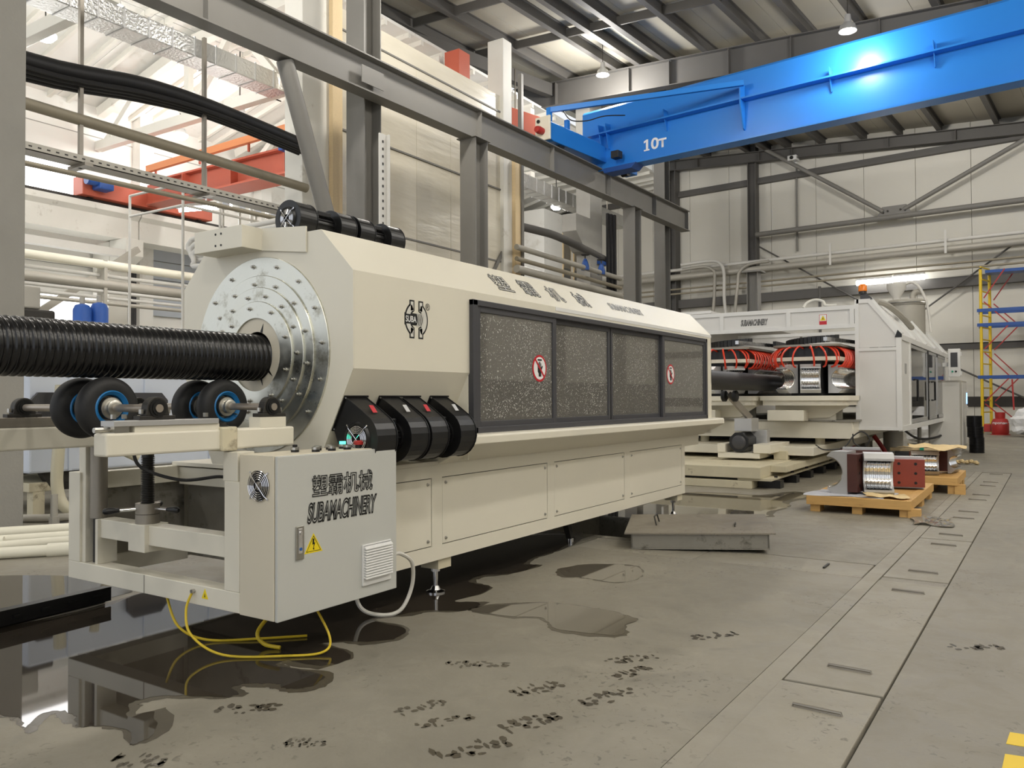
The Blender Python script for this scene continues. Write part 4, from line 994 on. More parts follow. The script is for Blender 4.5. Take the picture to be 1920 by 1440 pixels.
# plugs at the rear edge of the cabinet
pl = MB().cyl((-3.66, 4.03, 0.47), (-3.66, 4.1, 0.462), 0.045, 20).cyl((-3.66, 4.1, 0.462), (-3.66, 4.15, 0.458), 0.045, 20, 0.018).build('power_plug', 'charcoal', cc)
MB().cyl((-3.7, 4.03, 0.83), (-3.7, 4.075, 0.83), 0.09, 24).build('cable_gland', 'black_plastic', cc)
tag(MB().tube(smooth_pts([(-3.66, 4.14, 0.458), (-3.66, 4.22, 0.45), (-3.68, 4.36, 0.36), (-3.72, 4.40, 0.18), (-3.76, 4.32, 0.03), (-3.85, 4.2, 0.015), (-3.95, 4.12, 0.08), (-4.0, 4.1, 0.3)], 8), 0.014, 8).build('power_cable', 'cable_white'), 'thick white power cable looping to the floor from the grey cabinet plug', 'cable')
tag(MB().tube(smooth_pts([(-4.26, 3.03, 0.36), (-4.28, 3.0, 0.25), (-4.2, 2.98, 0.12), (-4.0, 3.05, 0.02), (-3.7, 3.25, 0.012), (-3.55, 3.4, 0.02), (-3.6, 3.5, 0.08), (-3.75, 3.5, 0.27)], 8), 0.0075, 8).build('earth_cable', 'cable_yellow'), 'yellow green earth cable hanging from the front bar bolt in a loop', 'cable')
tag(MB().tube(smooth_pts([(-4.62, 3.1, 0.27), (-4.5, 3.1, 0.1), (-4.35, 3.2, 0.015), (-4.1, 3.4, 0.012), (-3.9, 3.6, 0.012)], 8), 0.008, 8).build('earth_cable', 'cable_yellow'), 'yellow cable lying under the front bar, left of the looped one', 'cable')
tag(MB().tube(smooth_pts([(-4.05, 3.5, 0.2), (-4.0, 3.3, 0.1), (-3.95, 3.3, 0.03), (-3.85, 3.34, 0.012)], 8), 0.012, 8).build('earth_cable', 'cable_yellow'), 'short thick yellow cable end lying under the grey cabinet', 'cable')
tag(MB().tube(smooth_pts([(-4.75, 2.95, 1.21), (-4.74, 3.0, 1.08), (-4.62, 3.2, 0.99), (-4.5, 3.4, 1.0), (-4.45, 3.45, 0.97), (-4.3, 3.6, 0.88), (-4.15, 3.75, 0.9), (-4.05, 3.83, 0.95)], 8), 0.011, 8).build('hose', 'cable_black'), 'thin black hose sagging under the wheel carriage beam', 'hose')

# ------------------------------------------------------------------ blowers
def blower(label, group, o, r, w, outline, grille, motor, flange=None, sticker=None):
    # axis along y; o = centre of the scroll, housing from y to y + w
    o = Vector(o)
    t = thing('blower', label, 'blower', o, group=group)
    hs = MB().prism(outline, o, X_, Z_, (0, w, 0), smooth=False).build('scroll_housing', 'black_metal', t, 0.004)
    for yy in (0.0, w):
        MB().prism([(a * 1.035, b * 1.035) for a, b in outline], (o.x, o.y + yy - 0.003, o.z), X_, Z_, (0, 0.006, 0)).build('rim_plate', 'black_metal', t, 0.002)
    if grille:
        MB().lathe([(r * 0.52, 0.0), (r * 0.52, 0.012), (r * 0.6, 0.016), (r * 0.66, 0.0)], (o.x, o.y - 0.003, o.z), (0, -1, 0), 40).build('inlet_ring', 'black_metal', t)
        fan_grille((o.x, o.y - 0.004, o.z), (0, -1, 0), r * 0.6, t, n=7, hub=0.15)
    if motor:
        mt = MB().cyl((o.x, o.y - motor, o.z), (o.x, o.y - 0.003, o.z), r * 0.5, 28).cyl((o.x, o.y - 0.02, o.z), (o.x, o.y - 0.003, o.z), r * 0.62, 28).build('motor', 'black_metal', t)
        for k in range(14):
            a = 2 * math.pi * k / 14; d = Vector((math.cos(a), 0, math.sin(a)))
            MB().bar(o + d * r * 0.52 + Vector((0, -motor, 0)), o + d * r * 0.52 + Vector((0, -0.02, 0)), 0.006, r * 0.1, up=d).build('fin', 'black_metal', mt)
        MB().box(o.x - 0.03, o.x + 0.06, o.y - motor * 0.85, o.y - motor * 0.2, o.z + r * 0.45, o.z + r * 0.75).build('terminal_box', 'black_plastic', mt, 0.008)
    if flange:
        (c, d, nn, ln, th) = flange
        c = Vector((o.x + c[0], o.y + w / 2, o.z + c[1])); d = Vector((d[0], 0, d[1])).normalized()
        MB().bar(c - d * ln / 2, c + d * ln / 2, w + 0.035, th, up=(nn[0], 0, nn[1])).build('flange', 'black_metal', t, 0.002)
        for s1 in (-1, 1):
            for s2 in (-1, 1):
                q = c + d * s1 * (ln / 2 - 0.015) + Vector((0, s2 * (w / 2 + 0.006), 0))
                nv = Vector((nn[0], 0, nn[1])).normalized()
                MB().cyl(q, q + nv * 0.014, 0.006, 8).build('flange_bolt', 'steel', t)
    if sticker:
        MB().prism([(-0.02, -0.03), (0.02, -0.03), (0.02, 0.03), (-0.02, 0.03)], Vector((o.x + sticker[0], o.y + w * 0.5, o.z + sticker[1])), Y_, Vector((-0.62, 0, 0.78)), Vector((0.78, 0, 0.62)) * 0.002).build('nameplate', sticker[2], t)
    return t
sc = [(-0.205, 0.06), (-0.165, -0.04)] + [(0.17 * math.cos(R(a)), 0.17 * math.sin(R(a))) for a in range(200, 411, 14)] + [(0.02, 0.19), (-0.105, 0.265)]
sg = 'black blowers on the tank side'
for i, (y, gr, mo, lb) in enumerate(((3.83, True, 0, 'black scroll blower on the tank side with a round wire inlet guard, nearest'), (4.16, False, 0.11, 'second black scroll blower on the tank side, with motor towards the nearest'),
                                 (4.38, False, 0, 'third black scroll blower on the tank side, with a small red label'), (4.71, False, 0.13, 'fourth black scroll blower on the tank side, next to the windows'))):
    blower(lb, sg, (-3.685, y, 1.245), 0.17, 0.19, sc, gr, mo, ((-0.158, 0.165), (0.46, 0.89), (0.89, -0.46), 0.26, 0.008), (0.045, 0.192, 'sign_red' if i in (0, 2) else 'alu_matt'))
tc_ = [(0.125 * math.cos(R(a)), 0.125 * math.sin(R(a))) for a in range(-40, 221, 10)] + [(-0.1, -0.122), (0.1, -0.122)]
tg = 'black blowers on the tank roof'
for y, gr, mo, lb in ((3.85, True, 0, 'black round blower with wire guard at the near end of the tank roof'), (4.24, False, 0.2, 'second black round blower on the tank roof, joined by a ribbed motor'),
                  (4.44, True, 0, 'third black round blower on the tank roof, close behind the second'), (4.78, False, 0.16, 'fourth and farthest black round blower on the tank roof')):
    blower(lb, tg, (-4.36, y, 2.756), 0.125, 0.16, tc_, gr, mo)

# ================================================================== CORRUGATOR
cg = thing('pipe_corrugator', 'cream pipe corrugator with shining mould blocks and rows of red hoses', 'machine', (-4.59, 17.5, 0))
box('base_slab', 'cream_worn', cg, -7.2, -3.86, 13.3, 19.4, 0.17, 0.36, bevel=0.01)
box('base_slab', 'cream_worn', cg, -7.2, -4.0, 13.3, 19.4, 0.0, 0.13, bevel=0.01)
box('base_gap', 'black_ink', cg, -7.1, -4.1, 13.5, 19.2, 0.13, 0.17)
box('base_step', 'cream_worn', cg, -3.86, -3.6, 13.9, 18.6, 0.24, 0.35, bevel=0.008)
box('side_rail', 'cream_worn', cg, -4.25, -3.7, 13.35, 19.6, 0.135, 0.17)
for k in range(6):
    yy = 13.6 + k * 1.05
    box('rail_foot', 'black_metal', cg, -3.98, -3.62, yy, yy + 0.22, 0.0, 0.13)
    MB().cyl((-3.72, yy + 0.11, 0.17), (-3.72, yy + 0.11, 0.2), 0.03, 8).build('rail_bolt', 'dark_steel', cg)
box('upper_base', 'cream_paint', cg, -6.6, -2.95, 16.1, 25.0, 0.72, 1.04, bevel=0.01)
box('upper_base_lip', 'plinth_steel', cg, -6.6, -2.9, 16.05, 25.0, 1.04, 1.07)
box('sub_base', 'cream_paint', cg, -6.8, -3.45, 15.2, 24.5, 0.44, 0.6, bevel=0.01)
box('sub_base_foot', 'cream_worn', cg, -4.15, -3.9, 15.15, 15.3, 0.36, 0.52, bevel=0.01)
for x in (-5.9, -4.9, -3.6):
    MB().cyl((x, 16.4, 0.6), (x, 16.4, 0.72), 0.09, 16).build('level_pad', 'cream_worn', cg)
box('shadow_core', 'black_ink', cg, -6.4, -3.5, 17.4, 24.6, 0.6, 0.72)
# swing motor stand in front
ms = box('motor_carriage', 'cream_paint', cg, -5.02, -4.25, 14.62, 15.4, 0.40, 0.5, bevel=0.01)
box('motor_carriage', 'cream_paint', cg, -5.02, -4.87, 14.6, 15.4, 0.5, 0.66, bevel=0.01)
box('motor_carriage', 'cream_paint', cg, -4.36, -4.05, 14.6, 15.9, 0.5, 0.66, bevel=0.01)
MB().prism([(0.19 * math.cos(R(a)), 0.19 * math.sin(R(a))) for a in (22.5, 67.5, 112.5, 157.5, 202.5, 247.5, 292.5, 337.5)], (-4.62, 14.6, 0.69), X_, Z_, (0, 0.5, 0)).build('motor', 'black_metal', cg, 0.01)
MB().lathe([(0, 0.03), (0.09, 0.03), (0.12, 0.015), (0.13, 0)], (-4.62, 14.6, 0.69), (0, -1, 0), 24).build('motor_cover', 'charcoal', cg)
box('gear_box', 'alu_matt', cg, -4.75, -4.43, 14.75, 15.2, 0.88, 1.12, bevel=0.01)
box('gear_plate', 'alu_matt', cg, -4.6, -4.25, 15.1, 15.3, 0.5, 0.9, bevel=0.01)
MB().bar((-4.5, 14.9, 1.12), (-4.82, 14.6, 1.58), 0.1, 0.1).build('support_arm', 'dull_steel', cg)
for x in (-4.86, -4.66):
    MB().lathe([(0.0, -0.045), (0.08, -0.045), (0.1, -0.03), (0.1, 0.03), (0.08, 0.045), (0, 0.045)], (x, 14.55, 1.53), (1, 0, 0), 24).build('support_wheel', 'rubber', cg)
# decks
def deck(cx, name, z0, z1, rx, y0, y1, m, inset=0.0):
    pts = [(cx - rx, y1), (cx - rx, y0 + rx * 0.35)] + [(cx + rx * math.cos(a) * 1.0, y0 + rx * 0.35 + rx * 0.35 * math.sin(a)) for a in [math.pi + math.pi * k / 14 for k in range(1, 14)]] + [(cx + rx, y0 + rx * 0.35), (cx + rx, y1)]
    return MB().prism(pts, (0, 0, z0), X_, Y_, (0, 0, z1 - z0)).build(name, m, cg)
for cx in (-3.75, -5.43):
    deck(cx, 'deck_plate', 1.44, 1.53, 0.82, 15.5, 24.6, 'cream_paint'); deck(cx, 'deck_apron', 1.35, 1.44, 0.78, 15.55, 24.6, 'cream_paint')
    deck(cx, 'upper_plate', 2.19, 2.26, 0.62, 15.75, 24.6, 'cream_paint')
    deck(cx, 'valve_ring', 2.27, 2.46, 0.5, 15.95, 24.6, 'black_metal'); deck(cx, 'ring_cover', 2.46, 2.5, 0.62, 15.8, 24.6, 'dull_steel')
    box('core', 'black_metal', cg, cx - 0.28, cx + 0.28, 16.0, 24.5, 1.53, 2.19)
    for yy in (16.0, 16.6):
        box('deck_bracket', 'cream_paint', cg, cx - 0.5, cx + 0.5, yy + 0.1, yy + 0.16, 1.07, 1.35)
    MB().prism([(-0.6, 1.35), (0.75, 1.35), (0.4, 1.12), (-0.6, 1.07)], (cx, 16.05, 0), X_, Z_, (0, 0.04, 0)).build('deck_gusset', 'cream_paint', cg)
    box('grease_tray', 'cream_paint', cg, cx - 0.62, cx + 0.05, 15.55, 15.9, 1.06, 1.26, bevel=0.01)
    ch = MB()
    for k in range(18):
        a = math.pi * 1.05 + k * 0.11
        ch.obox((cx + 0.1 + 0.75 * math.cos(a), 17.3 + 0.75 * math.sin(a), 2.58 + 0.004 * k), (0.07, 0.075, 0.13), Matrix.Rotation(a, 3, 'Z'))
    ch.build('cable_chain', 'black_plastic', cg)
    ch = MB()
    for k in range(22):
        ch.obox((cx + 0.72, 17.4 + k * 0.09, 2.62), (0.07, 0.07, 0.13))
    ch.build('cable_chain', 'black_plastic', cg)
    MB().bar((cx + 0.35, 16.0, 2.6), (cx + 1.0, 20.0, 2.62), 0.07, 0.07).build('chain_rail', 'aluminium', cg)
# mould block halves: cavity opens towards local +x, pipe axis along local y
def mould_meshes(L=0.36, H=0.54, D=0.27, r=0.19, ridges=7, back=True):
    out = []
    def csec(y0, y1, rr, m, nm):
        arc = [(D - 0.0 - rr * math.cos(t), rr * math.sin(t)) for t in [R(q) for q in range(90, -91, -12)]]
        poly = [(D, H / 2 - 0.06), (D - 0.06, H / 2), (0.03, H / 2), (0.03, -H / 2), (D - 0.06, -H / 2), (D, -H / 2 + 0.06), (D, -rr)] + list(reversed(arc))[1:-1] + [(D, rr)]
        return (nm, MB().prism([(a, b) for a, b in poly], (0, y0, 0), X_, Z_, (0, y1 - y0, 0)), m)
    out.append(csec(-L / 2, L / 2, r, 'alu_matt', 'block_body'))
    prof = []
    for k in range(ridges):
        b = -L / 2 + 0.02 + k * (L - 0.04) / ridges; p = (L - 0.04) / ridges
        prof += [(r - 0.004, b), (r - 0.004, b + p * .25), (r - 0.022, b + p * .4), (r - 0.022, b + p * .75), (r - 0.004, b + p * .9)]
    mb = MB().lathe(prof, (D, 0, 0), (0, 1, 0), 24, True, (0, 0, 1), R(90), R(270))
    out.append(('cavity', mb, 'alu_bright'))
    if back:
        out.append(('back_plate', MB().box(-0.1, 0.03, -L / 2 - 0.01, L / 2 + 0.01, -H / 2 + 0.03, H / 2 - 0.03), 'mold_brown'))
    return out
# check which side the lathe half opens to: the half with x below D must be kept
def mould_part(parent, first, loc, rz):
    if first is None:
        obs = []
        for nm, mb, m in mould_meshes(back=False):
            L0 = ORG.get(parent.name); ORG[parent.name] = Vector((0, 0, 0))
            o = mb.build(nm if nm != 'block_body' else 'mould_block', m, parent if not obs else obs[0], fix=(nm != 'cavity')); ORG[parent.name] = L0
            obs.append(o)
        b = obs[0]
    else:
        b = first.copy(); C.objects.link(b); b.parent = parent
        for chd in first.children:
            d = chd.copy(); C.objects.link(d); d.parent = b
    b.location = Vector(loc) - ORG[parent.name]; b.rotation_euler = (0, 0, rz)
    return b
mblk = None
spots = []
cxr, cyr = -3.75, 16.3
for a in (228, 285):
    spots.append((cxr + 0.34 * math.cos(R(a)), cyr + 0.30 * math.sin(R(a)) - 0.1, R(a)))
for k in range(7): spots.append((cxr + 0.33, 16.35 + k * 0.375, 0.0))
for k in range(6): spots.append((cxr - 0.38, 16.75 + k * 0.375, math.pi))
cxl = -5.43
for a in (312, 255):
    spots.append((cxl + 0.34 * math.cos(R(a)), cyr + 0.30 * math.sin(R(a)) - 0.1, R(a)))
for k in range(6): spots.append((cxl + 0.36, 16.75 + k * 0.375, 0.0))
for x, y, a in spots:
    b_ = mould_part(cg, mblk, (x, y, 1.85), a)
    if mblk is None: mblk = b_
# red hoses from the valve rings to the blocks
def hose(x, y, a, lean, r0=0.45):
    d = Vector((math.cos(a), math.sin(a), 0)); s = Vector((-math.sin(a), math.cos(a), 0))
    p = Vector((x, y, 0))
    pts = [p + d * 0.05 + Vector((0, 0, 2.43)), p + d * 0.22 + s * lean * 0.2 + Vector((0, 0, 2.46)), p + d * 0.38 + s * lean * 0.6 + Vector((0, 0, 2.36)), p + d * 0.42 + s * lean + Vector((0, 0, 2.22)), p + d * 0.36 + s * lean * 1.1 + Vector((0, 0, 2.1)), p + d * 0.28 + s * lean + Vector((0, 0, 2.07))]
    MB().tube(smooth_pts(pts, 5), 0.017, 6).build('red_hose', 'hose_red', cg)
for cx, sg_ in ((cxr, 1), (cxl, -1)):
    for k in range(14):
        hose(cx + (0.28 if sg_ > 0 else 0.28), 16.15 + k * 0.17, 0.0, -0.08 + 0.02 * (k % 3))
    for a in (205, 222, 240, 262, 285, 305, 325, 340):
        hose(cx + 0.24 * math.cos(R(a)), 16.2 + 0.2 * math.sin(R(a)), R(a), 0.06 * (1 if a % 2 else -1))
    for k in range(8):
        hose(cx - 0.28, 16.2 + k * 0.22, math.pi, 0.08)

# ================================================================== WHITE GUARD BOOTH
bt = thing('machine_guard', 'white framed guard booth with sliding glass doors along the corrugator', 'guard booth', (-2.6, 21, 0))
front = [(-3.0, 0.89), (-2.2, 0.89), (-2.2, 2.67), (-2.74, 3.37), (-3.0, 3.37)]
MB().prism([(-2.97, 0.92), (-2.23, 0.92), (-2.23, 2.4), (-2.97, 2.4)], (0, 16.715, 0), X_, Z_, (0, 0.02, 0)).build('front_panel', 'white_panel', bt)
MB().prism([(-2.97, 2.45), (-2.23, 2.45), (-2.23, 2.65), (-2.75, 3.33), (-2.97, 3.33)], (0, 16.715, 0), X_, Z_, (0, 0.02, 0)).build('front_panel', 'white_panel', bt)
f = MB()
f.box(-3.0, -2.93, 16.69, 16.77, 0.87, 3.38).box(-2.28, -2.19, 16.69, 16.78, 0.87, 2.68).box(-2.93, -2.28, 16.69, 16.76, 0.87, 0.93).box(-2.93, -2.28, 16.69, 16.76, 2.38, 2.44)
f.bar((-2.22, 16.73, 2.65), (-2.76, 16.73, 3.36), 0.08, 0.07)
f.box(-2.97, -2.72, 16.69, 16.76, 3.3, 3.38)
f.build('frame', 'white_paint', bt)
MB().prism([(-2.3, 2.62), (-2.18, 2.62), (-2.18, 2.68), (-2.25, 2.76)], (0, 16.68, 0), X_, Z_, (0, 0.02, 0)).build('corner_cap', 'black_plastic', bt)
MB().prism([(-2.9, 3.38), (-2.68, 3.38), (-2.78, 3.48), (-2.9, 3.48)], (0, 16.7, 0), X_, Z_, (0, 0.08, 0)).build('lamp_bracket', 'charcoal', bt)
f = MB()
f.box(-2.26, -2.19, 16.78, 26.3, 0.85, 0.95).box(-2.26, -2.19, 16.78, 26.3, 2.58, 2.68)
for y0, y1 in ((17.9, 18.05), (25.0, 25.2), (26.1, 26.3)): f.box(-2.26, -2.19, y0, y1, 0.95, 2.58)
f.build('side_frame', 'white_paint', bt)
box('side_panel', 'white_panel', bt, -2.24, -2.21, 16.78, 17.9, 0.95, 2.58)
box('side_panel', 'white_panel', bt, -2.24, -2.21, 25.2, 26.1, 0.95, 2.58)
box('nameplate', 'alu_matt', bt, -2.209, -2.205, 17.25, 17.5, 1.95, 2.15)
for y0, y1, hy in ((18.07, 21.0, 18.4), (21.05, 23.2, 21.6), (22.9, 24.98, 24.6)):
    dmb = MB().box(-2.235, -2.205, y0, y0 + 0.1, 0.97, 2.56).box(-2.235, -2.205, y1 - 0.1, y1, 0.97, 2.56).box(-2.235, -2.205, y0, y1, 0.97, 1.05).box(-2.235, -2.205, y0, y1, 2.5, 2.56)
    dd = dmb.build('glass_door', 'alu_matt', bt)
    box('pane', 'clear_glass', dd, -2.222, -2.216, y0 + 0.1, y1 - 0.1, 1.05, 2.5)
    MB().tube([(-2.2, hy, 1.42), (-2.12, hy, 1.42), (-2.12, hy, 1.85), (-2.2, hy, 1.85)], 0.022, 8).build('door_handle', 'black_plastic', dd)
box('door_seal', 'black_ink', bt, -2.2, -2.19, 20.95, 21.1, 0.97, 2.56)
sl = Vector((-0.54, 0, 0.70))
for k in range(5):
    y0 = 16.8 + k * 1.9
    MB().add([Vector((-2.2, y0, 2.68)), Vector((-2.2, y0 + 1.86, 2.68)), Vector((-2.2, y0 + 1.86, 2.68)) + sl, Vector((-2.2, y0, 2.68)) + sl,
              Vector((-2.22, y0, 2.65)), Vector((-2.22, y0 + 1.86, 2.65)), Vector((-2.22, y0 + 1.86, 2.65)) + sl, Vector((-2.22, y0, 2.65)) + sl],
             [(0, 1, 2, 3), (7, 6, 5, 4), (0, 4, 5, 1), (1, 5, 6, 2), (2, 6, 7, 3), (3, 7, 4, 0)]).build('roof_panel', 'white_panel', bt)
    MB().bar(Vector((-2.18, y0 - 0.02, 2.69)), Vector((-2.18, y0 - 0.02, 2.69)) + sl, 0.07, 0.05).build('roof_rib', 'white_paint', bt)
MB().tube(smooth_pts([(-2.75, 17.6, 3.42), (-2.6, 17.9, 3.36), (-2.45, 18.6, 3.2), (-2.35, 19.5, 3.0)], 6), 0.06, 8).build('roof_hose', 'pipe_grey', bt)
box('inner_back', 'white_panel', bt, -3.0, -2.95, 16.8, 26.3, 2.7, 3.36)
# lintel across the line
lt = MB().box(-6.9, -3.0, 16.69, 16.76, 3.2, 3.28).box(-6.9, -3.0, 16.69, 16.76, 2.84, 2.92)
for x in (-6.9, -5.62, -4.25, -3.05): lt.box(x - 0.04, x + 0.04, 16.69, 16.76, 2.92, 3.2)
lt.build('lintel_frame', 'white_paint', bt)
for x0, x1 in ((-6.86, -5.66), (-5.58, -4.29), (-4.21, -3.09)):
    box('lintel_panel', 'white_panel', bt, x0, x1, 16.72, 16.74, 2.92, 3.2)
outline_text('SUBAMACHINERY', bt, Vector((-5.22, 16.72, 2.985)), X_, Z_, 0.55, 0.12, 0.3, 0.012, 0.035, 'white_panel', 0.002)
sg1 = box('warning_sticker', 'sign_red', bt, -3.66, -3.52, 16.716, 16.719, 2.93, 3.13)
box('sticker_field', 'sign_white', sg1, -3.652, -3.528, 16.714, 16.716, 3.0, 3.122)
MB().prism([(-3.645, 3.01), (-3.535, 3.01), (-3.59, 3.11)], (0, 16.712, 0), X_, Z_, (0, 0.002, 0)).build('sticker_triangle', 'sign_yellow', sg1)
MB().prism([(-3.6, 3.03), (-3.58, 3.03), (-3.59, 3.08)], (0, 16.711, 0), X_, Z_, (0, 0.001, 0)).build('sticker_mark', 'black_ink', sg1)
box('lower_lintel', 'white_paint', bt, -6.6, -3.0, 20.9, 20.96, 3.02, 3.1)
for x0, x1 in ((-6.6, -5.05), (-4.99, -3.2)):
    box('lower_panel', 'white_panel', bt, x0, x1, 20.92, 20.94, 2.45, 3.02)
box('guard_roof', 'white_panel', bt, -7.0, -5.9, 16.8, 26.0, 3.3, 3.36)
box('left_wall', 'white_panel', bt, -7.05, -7.0, 16.8, 26.0, 0.9, 3.3)
tag(MB().tube(smooth_pts([(-4.0, 16.9, 3.3), (-3.95, 16.95, 3.4), (-3.8, 17.0, 3.46), (-3.65, 17.0, 3.42), (-3.6, 17.0, 3.34), (-3.4, 17.05, 3.33)], 6), 0.03, 8).build('hose_loop', 'cable_white'), 'loop of white hose lying on the white lintel', 'hose')
bc = thing('beacon_lamp', 'orange warning beacon on the corner of the white booth', 'beacon', (-2.86, 16.74, 3.48))
MB().lathe([(0, 0), (0.075, 0), (0.07, 0.05), (0, 0.05)], (-2.86, 16.74, 3.48), (0, 0, 1), 20).build('socket', 'black_plastic', bc)
MB().lathe([(0.07, 0.05), (0.08, 0.06), (0.075, 0.16), (0.05, 0.19), (0, 0.19)], (-2.86, 16.74, 3.48), (0, 0, 1), 20).build('lens', 'beacon_orange', bc)

# ================================================================== HOPPER, CABINETS AND FAR END
hp = thing('material_hopper', 'tall grey dryer hopper with a lid and a small funnel behind the booth', 'hopper', (-3.02, 24, 0))
MB().lathe([(0, 1.2), (0.2, 1.2), (0.46, 1.9), (0.46, 3.95), (0.5, 3.95), (0.5, 4.05), (0.44, 4.09), (0, 4.1)], (-3.02, 24, 0), (0, 0, 1), 40).build('vessel', 'pipe_grey', hp)
MB().lathe([(0.505, 3.97), (0.52, 3.99), (0.505, 4.01)], (-3.02, 24, 0), (0, 0, 1), 40).build('clamp_band', 'steel', hp)
MB().lathe([(0, 4.1), (0.1, 4.1), (0.1, 4.2), (0.24, 4.42), (0.24, 4.55), (0, 4.6)], (-3.25, 24, 0), (0, 0, 1), 28).build('funnel', 'pipe_light', hp)
MB().tube(smooth_pts([(-2.85, 24, 4.1), (-2.85, 24, 4.22), (-2.78, 24, 4.3), (-2.65, 24, 4.3)], 6), 0.075, 14).build('elbow', 'pipe_grey', hp)
MB().tube(smooth_pts([(-3.05, 24, 4.52), (-2.85, 23.95, 4.55), (-2.65, 23.9, 4.35), (-2.5, 23.9, 3.9), (-2.42, 23.9, 3.2)], 6), 0.035, 8).build('feed_hose', 'pipe_light', hp)
for x in (-3.3, -2.74):
    MB().cyl((x, 24, 0), (x, 24, 1.6), 0.05, 10).build('leg', 'pipe_grey', hp)
cp = thing('operator_panel', 'white operator panel with a dark screen at the far end of the booth', 'control panel', (-1.95, 24.3, 2.0))
MB().box(-2.06, -1.78, 24.2, 24.38, 2.02, 2.76).build('housing', 'white_paint', cp, 0.01)
MB().box(-2.0, -1.84, 24.192, 24.2, 2.28, 2.66).build('screen', 'charcoal', cp)
for q, mm_ in ((-1.96, 'green_lamp'), (-1.88, 'black_plastic')):
    MB().cyl((q, 24.18, 2.16), (q, 24.2, 2.16), 0.025, 12).build('button', mm_, cp)
MB().box(-2.2, -2.0, 24.3, 24.36, 2.3, 2.4).build('arm', 'white_paint', cp)
for zz in (2.12, 2.62): MB().box(-1.78, -1.75, 24.25, 24.33, zz - 0.05, zz + 0.05).build('hinge', 'white_paint', cp)
gc = thing('switch_cabinet', 'grey floor standing switch cabinet behind the black corrugated offcuts', 'cabinet', (-2.17, 25.2, 0))
MB().box(-2.57, -1.78, 24.4, 26.2, 0.1, 1.93).build('body', 'pipe_grey', gc, 0.01)
MB().box(-2.53, -1.82, 24.385, 24.4, 0.2, 1.88).build('door', 'pipe_light', gc, 0.006)
MB().box(-1.78, -1.76, 24.5, 26.1, 0.2, 1.88).build('side_door', 'pipe_light', gc, 0.006)
MB().box(-2.55, -1.8, 24.42, 26.18, 0.0, 0.1).build('plinth', 'pipe_grey', gc)
MB().box(-1.76, -1.75, 25.75, 26.05, 1.3, 1.6).build('display', 'screen_glow', gc)
tag(MB().tube(smooth_pts([(-2.2, 25.9, 0.9), (-2.15, 25.2, 0.7), (-2.3, 24.3, 0.45), (-2.7, 23.4, 0.42), (-2.95, 22.6, 0.7), (-2.9, 22.0, 0.88)], 8), 0.03, 8).build('sagging_cable', 'cable_black'), 'black cable sagging below the glass doors of the booth', 'cable')
tag(MB().tube(smooth_pts([(-3.5, 15.6, 0.62), (-3.3, 15.4, 0.55), (-3.0, 15.5, 0.6), (-2.85, 15.6, 0.8), (-2.7, 15.6, 0.88), (-2.58, 15.6, 0.75), (-2.68, 15.6, 0.6), (-2.84, 15.6, 0.68), (-2.86, 15.6, 0.84)], 8), 0.012, 6).build('coiled_cable', 'cable_black'), 'thin black cable coiled under the left end of the booth', 'cable')
co = thing('pipe_offcut', 'upright stack of black corrugated pipe offcuts beside the grey cabinet', 'pipe', (-1.47, 24.9, 0))
for z0, z1, r_, nm in ((0, 0.421, 0.185, 'offcut'), (0.414, 0.7085, 0.2, 'offcut'), (0.702, 0.9965, 0.19, 'offcut')):
    prof = []; n_ = int((z1 - z0) / 0.042)
    for k in range(n_): prof += [(r_ - 0.015, z0 + k * 0.042), (r_, z0 + k * 0.042 + 0.01), (r_, z0 + k * 0.042 + 0.028), (r_ - 0.015, z0 + k * 0.042 + 0.036)]
    prof += [(0, prof[-1][1])]
    MB().lathe(prof, (-1.47 - 0.03 * (z0 > 0.1) - 0.02 * (z0 > 0.5), 24.9, 0), (0, 0, 1), 36, smooth=False).build(nm, 'pipe_black', co, fix=False)
# clutter under the booth
cl1 = thing('valve_manifold', 'grey vacuum pump manifold with red pipes under the booth', 'pump', (-3.0, 21.3, 0))
MB().cyl((-3.0, 21.3, 0.1), (-3.0, 21.3, 0.75), 0.22, 20).build('tank', 'pipe_grey', cl1)
MB().cyl((-3.6, 21.2, 0.1), (-3.6, 21.2, 0.6), 0.16, 16).build('tank', 'dull_steel', cl1)
MB().tube(smooth_pts([(-4.0, 20.6, 0.05), (-3.7, 20.6, 0.4), (-3.2, 20.6, 0.8)], 6), 0.09, 10).build('hose', 'hose_clear', cl1)
MB().tube(smooth_pts([(-3.3, 20.5, 0.6), (-3.1, 20.5, 0.3), (-3.0, 20.5, 0.1)], 6), 0.05, 8).build('red_pipe', 'red_paint', cl1)
MB().tube(smooth_pts([(-4.2, 20.5, 0.15), (-3.9, 20.5, 0.3), (-3.6, 20.5, 0.55)], 6), 0.08, 8).build('red_pipe', 'red_paint', cl1)
MB().box(-3.7, -2.5, 21.0, 21.6, 0.0, 0.1).build('skid', 'pipe_grey', cl1)
tag(box('black_crate', 'charcoal', None, -2.75, -1.95, 19.7, 20.2, 0.0, 0.3, bevel=0.01), 'dark crate standing on the floor behind the second pallet', 'crate')
tag(box('timber_plank', 'wood_pale', None, -2.85, -1.82, 19.75, 19.95, 0.305, 0.37), 'pale plank lying on the dark crate', 'plank')
tag(box('tape_roll', 'green_lamp', None, -2.25, -2.17, 19.72, 19.76, 0.2, 0.4), 'small green strap over the pale plank', 'strap')
gl = MB()
for k in range(9):
    gl.lathe([(0, -0.05), (0.06, -0.03), (0.07, 0.01), (0.0, 0.05)], (-1.95 + k * 0.09, 20.6 - 0.03 * (k % 3), 0.05 + 0.02 * (k % 2)), (0.2 * (k % 3), 0.3, 1), 8)
tag(gl.build('work_gloves', 'paper'), 'pair of crumpled cream work gloves on the floor near the cabinet', 'gloves')
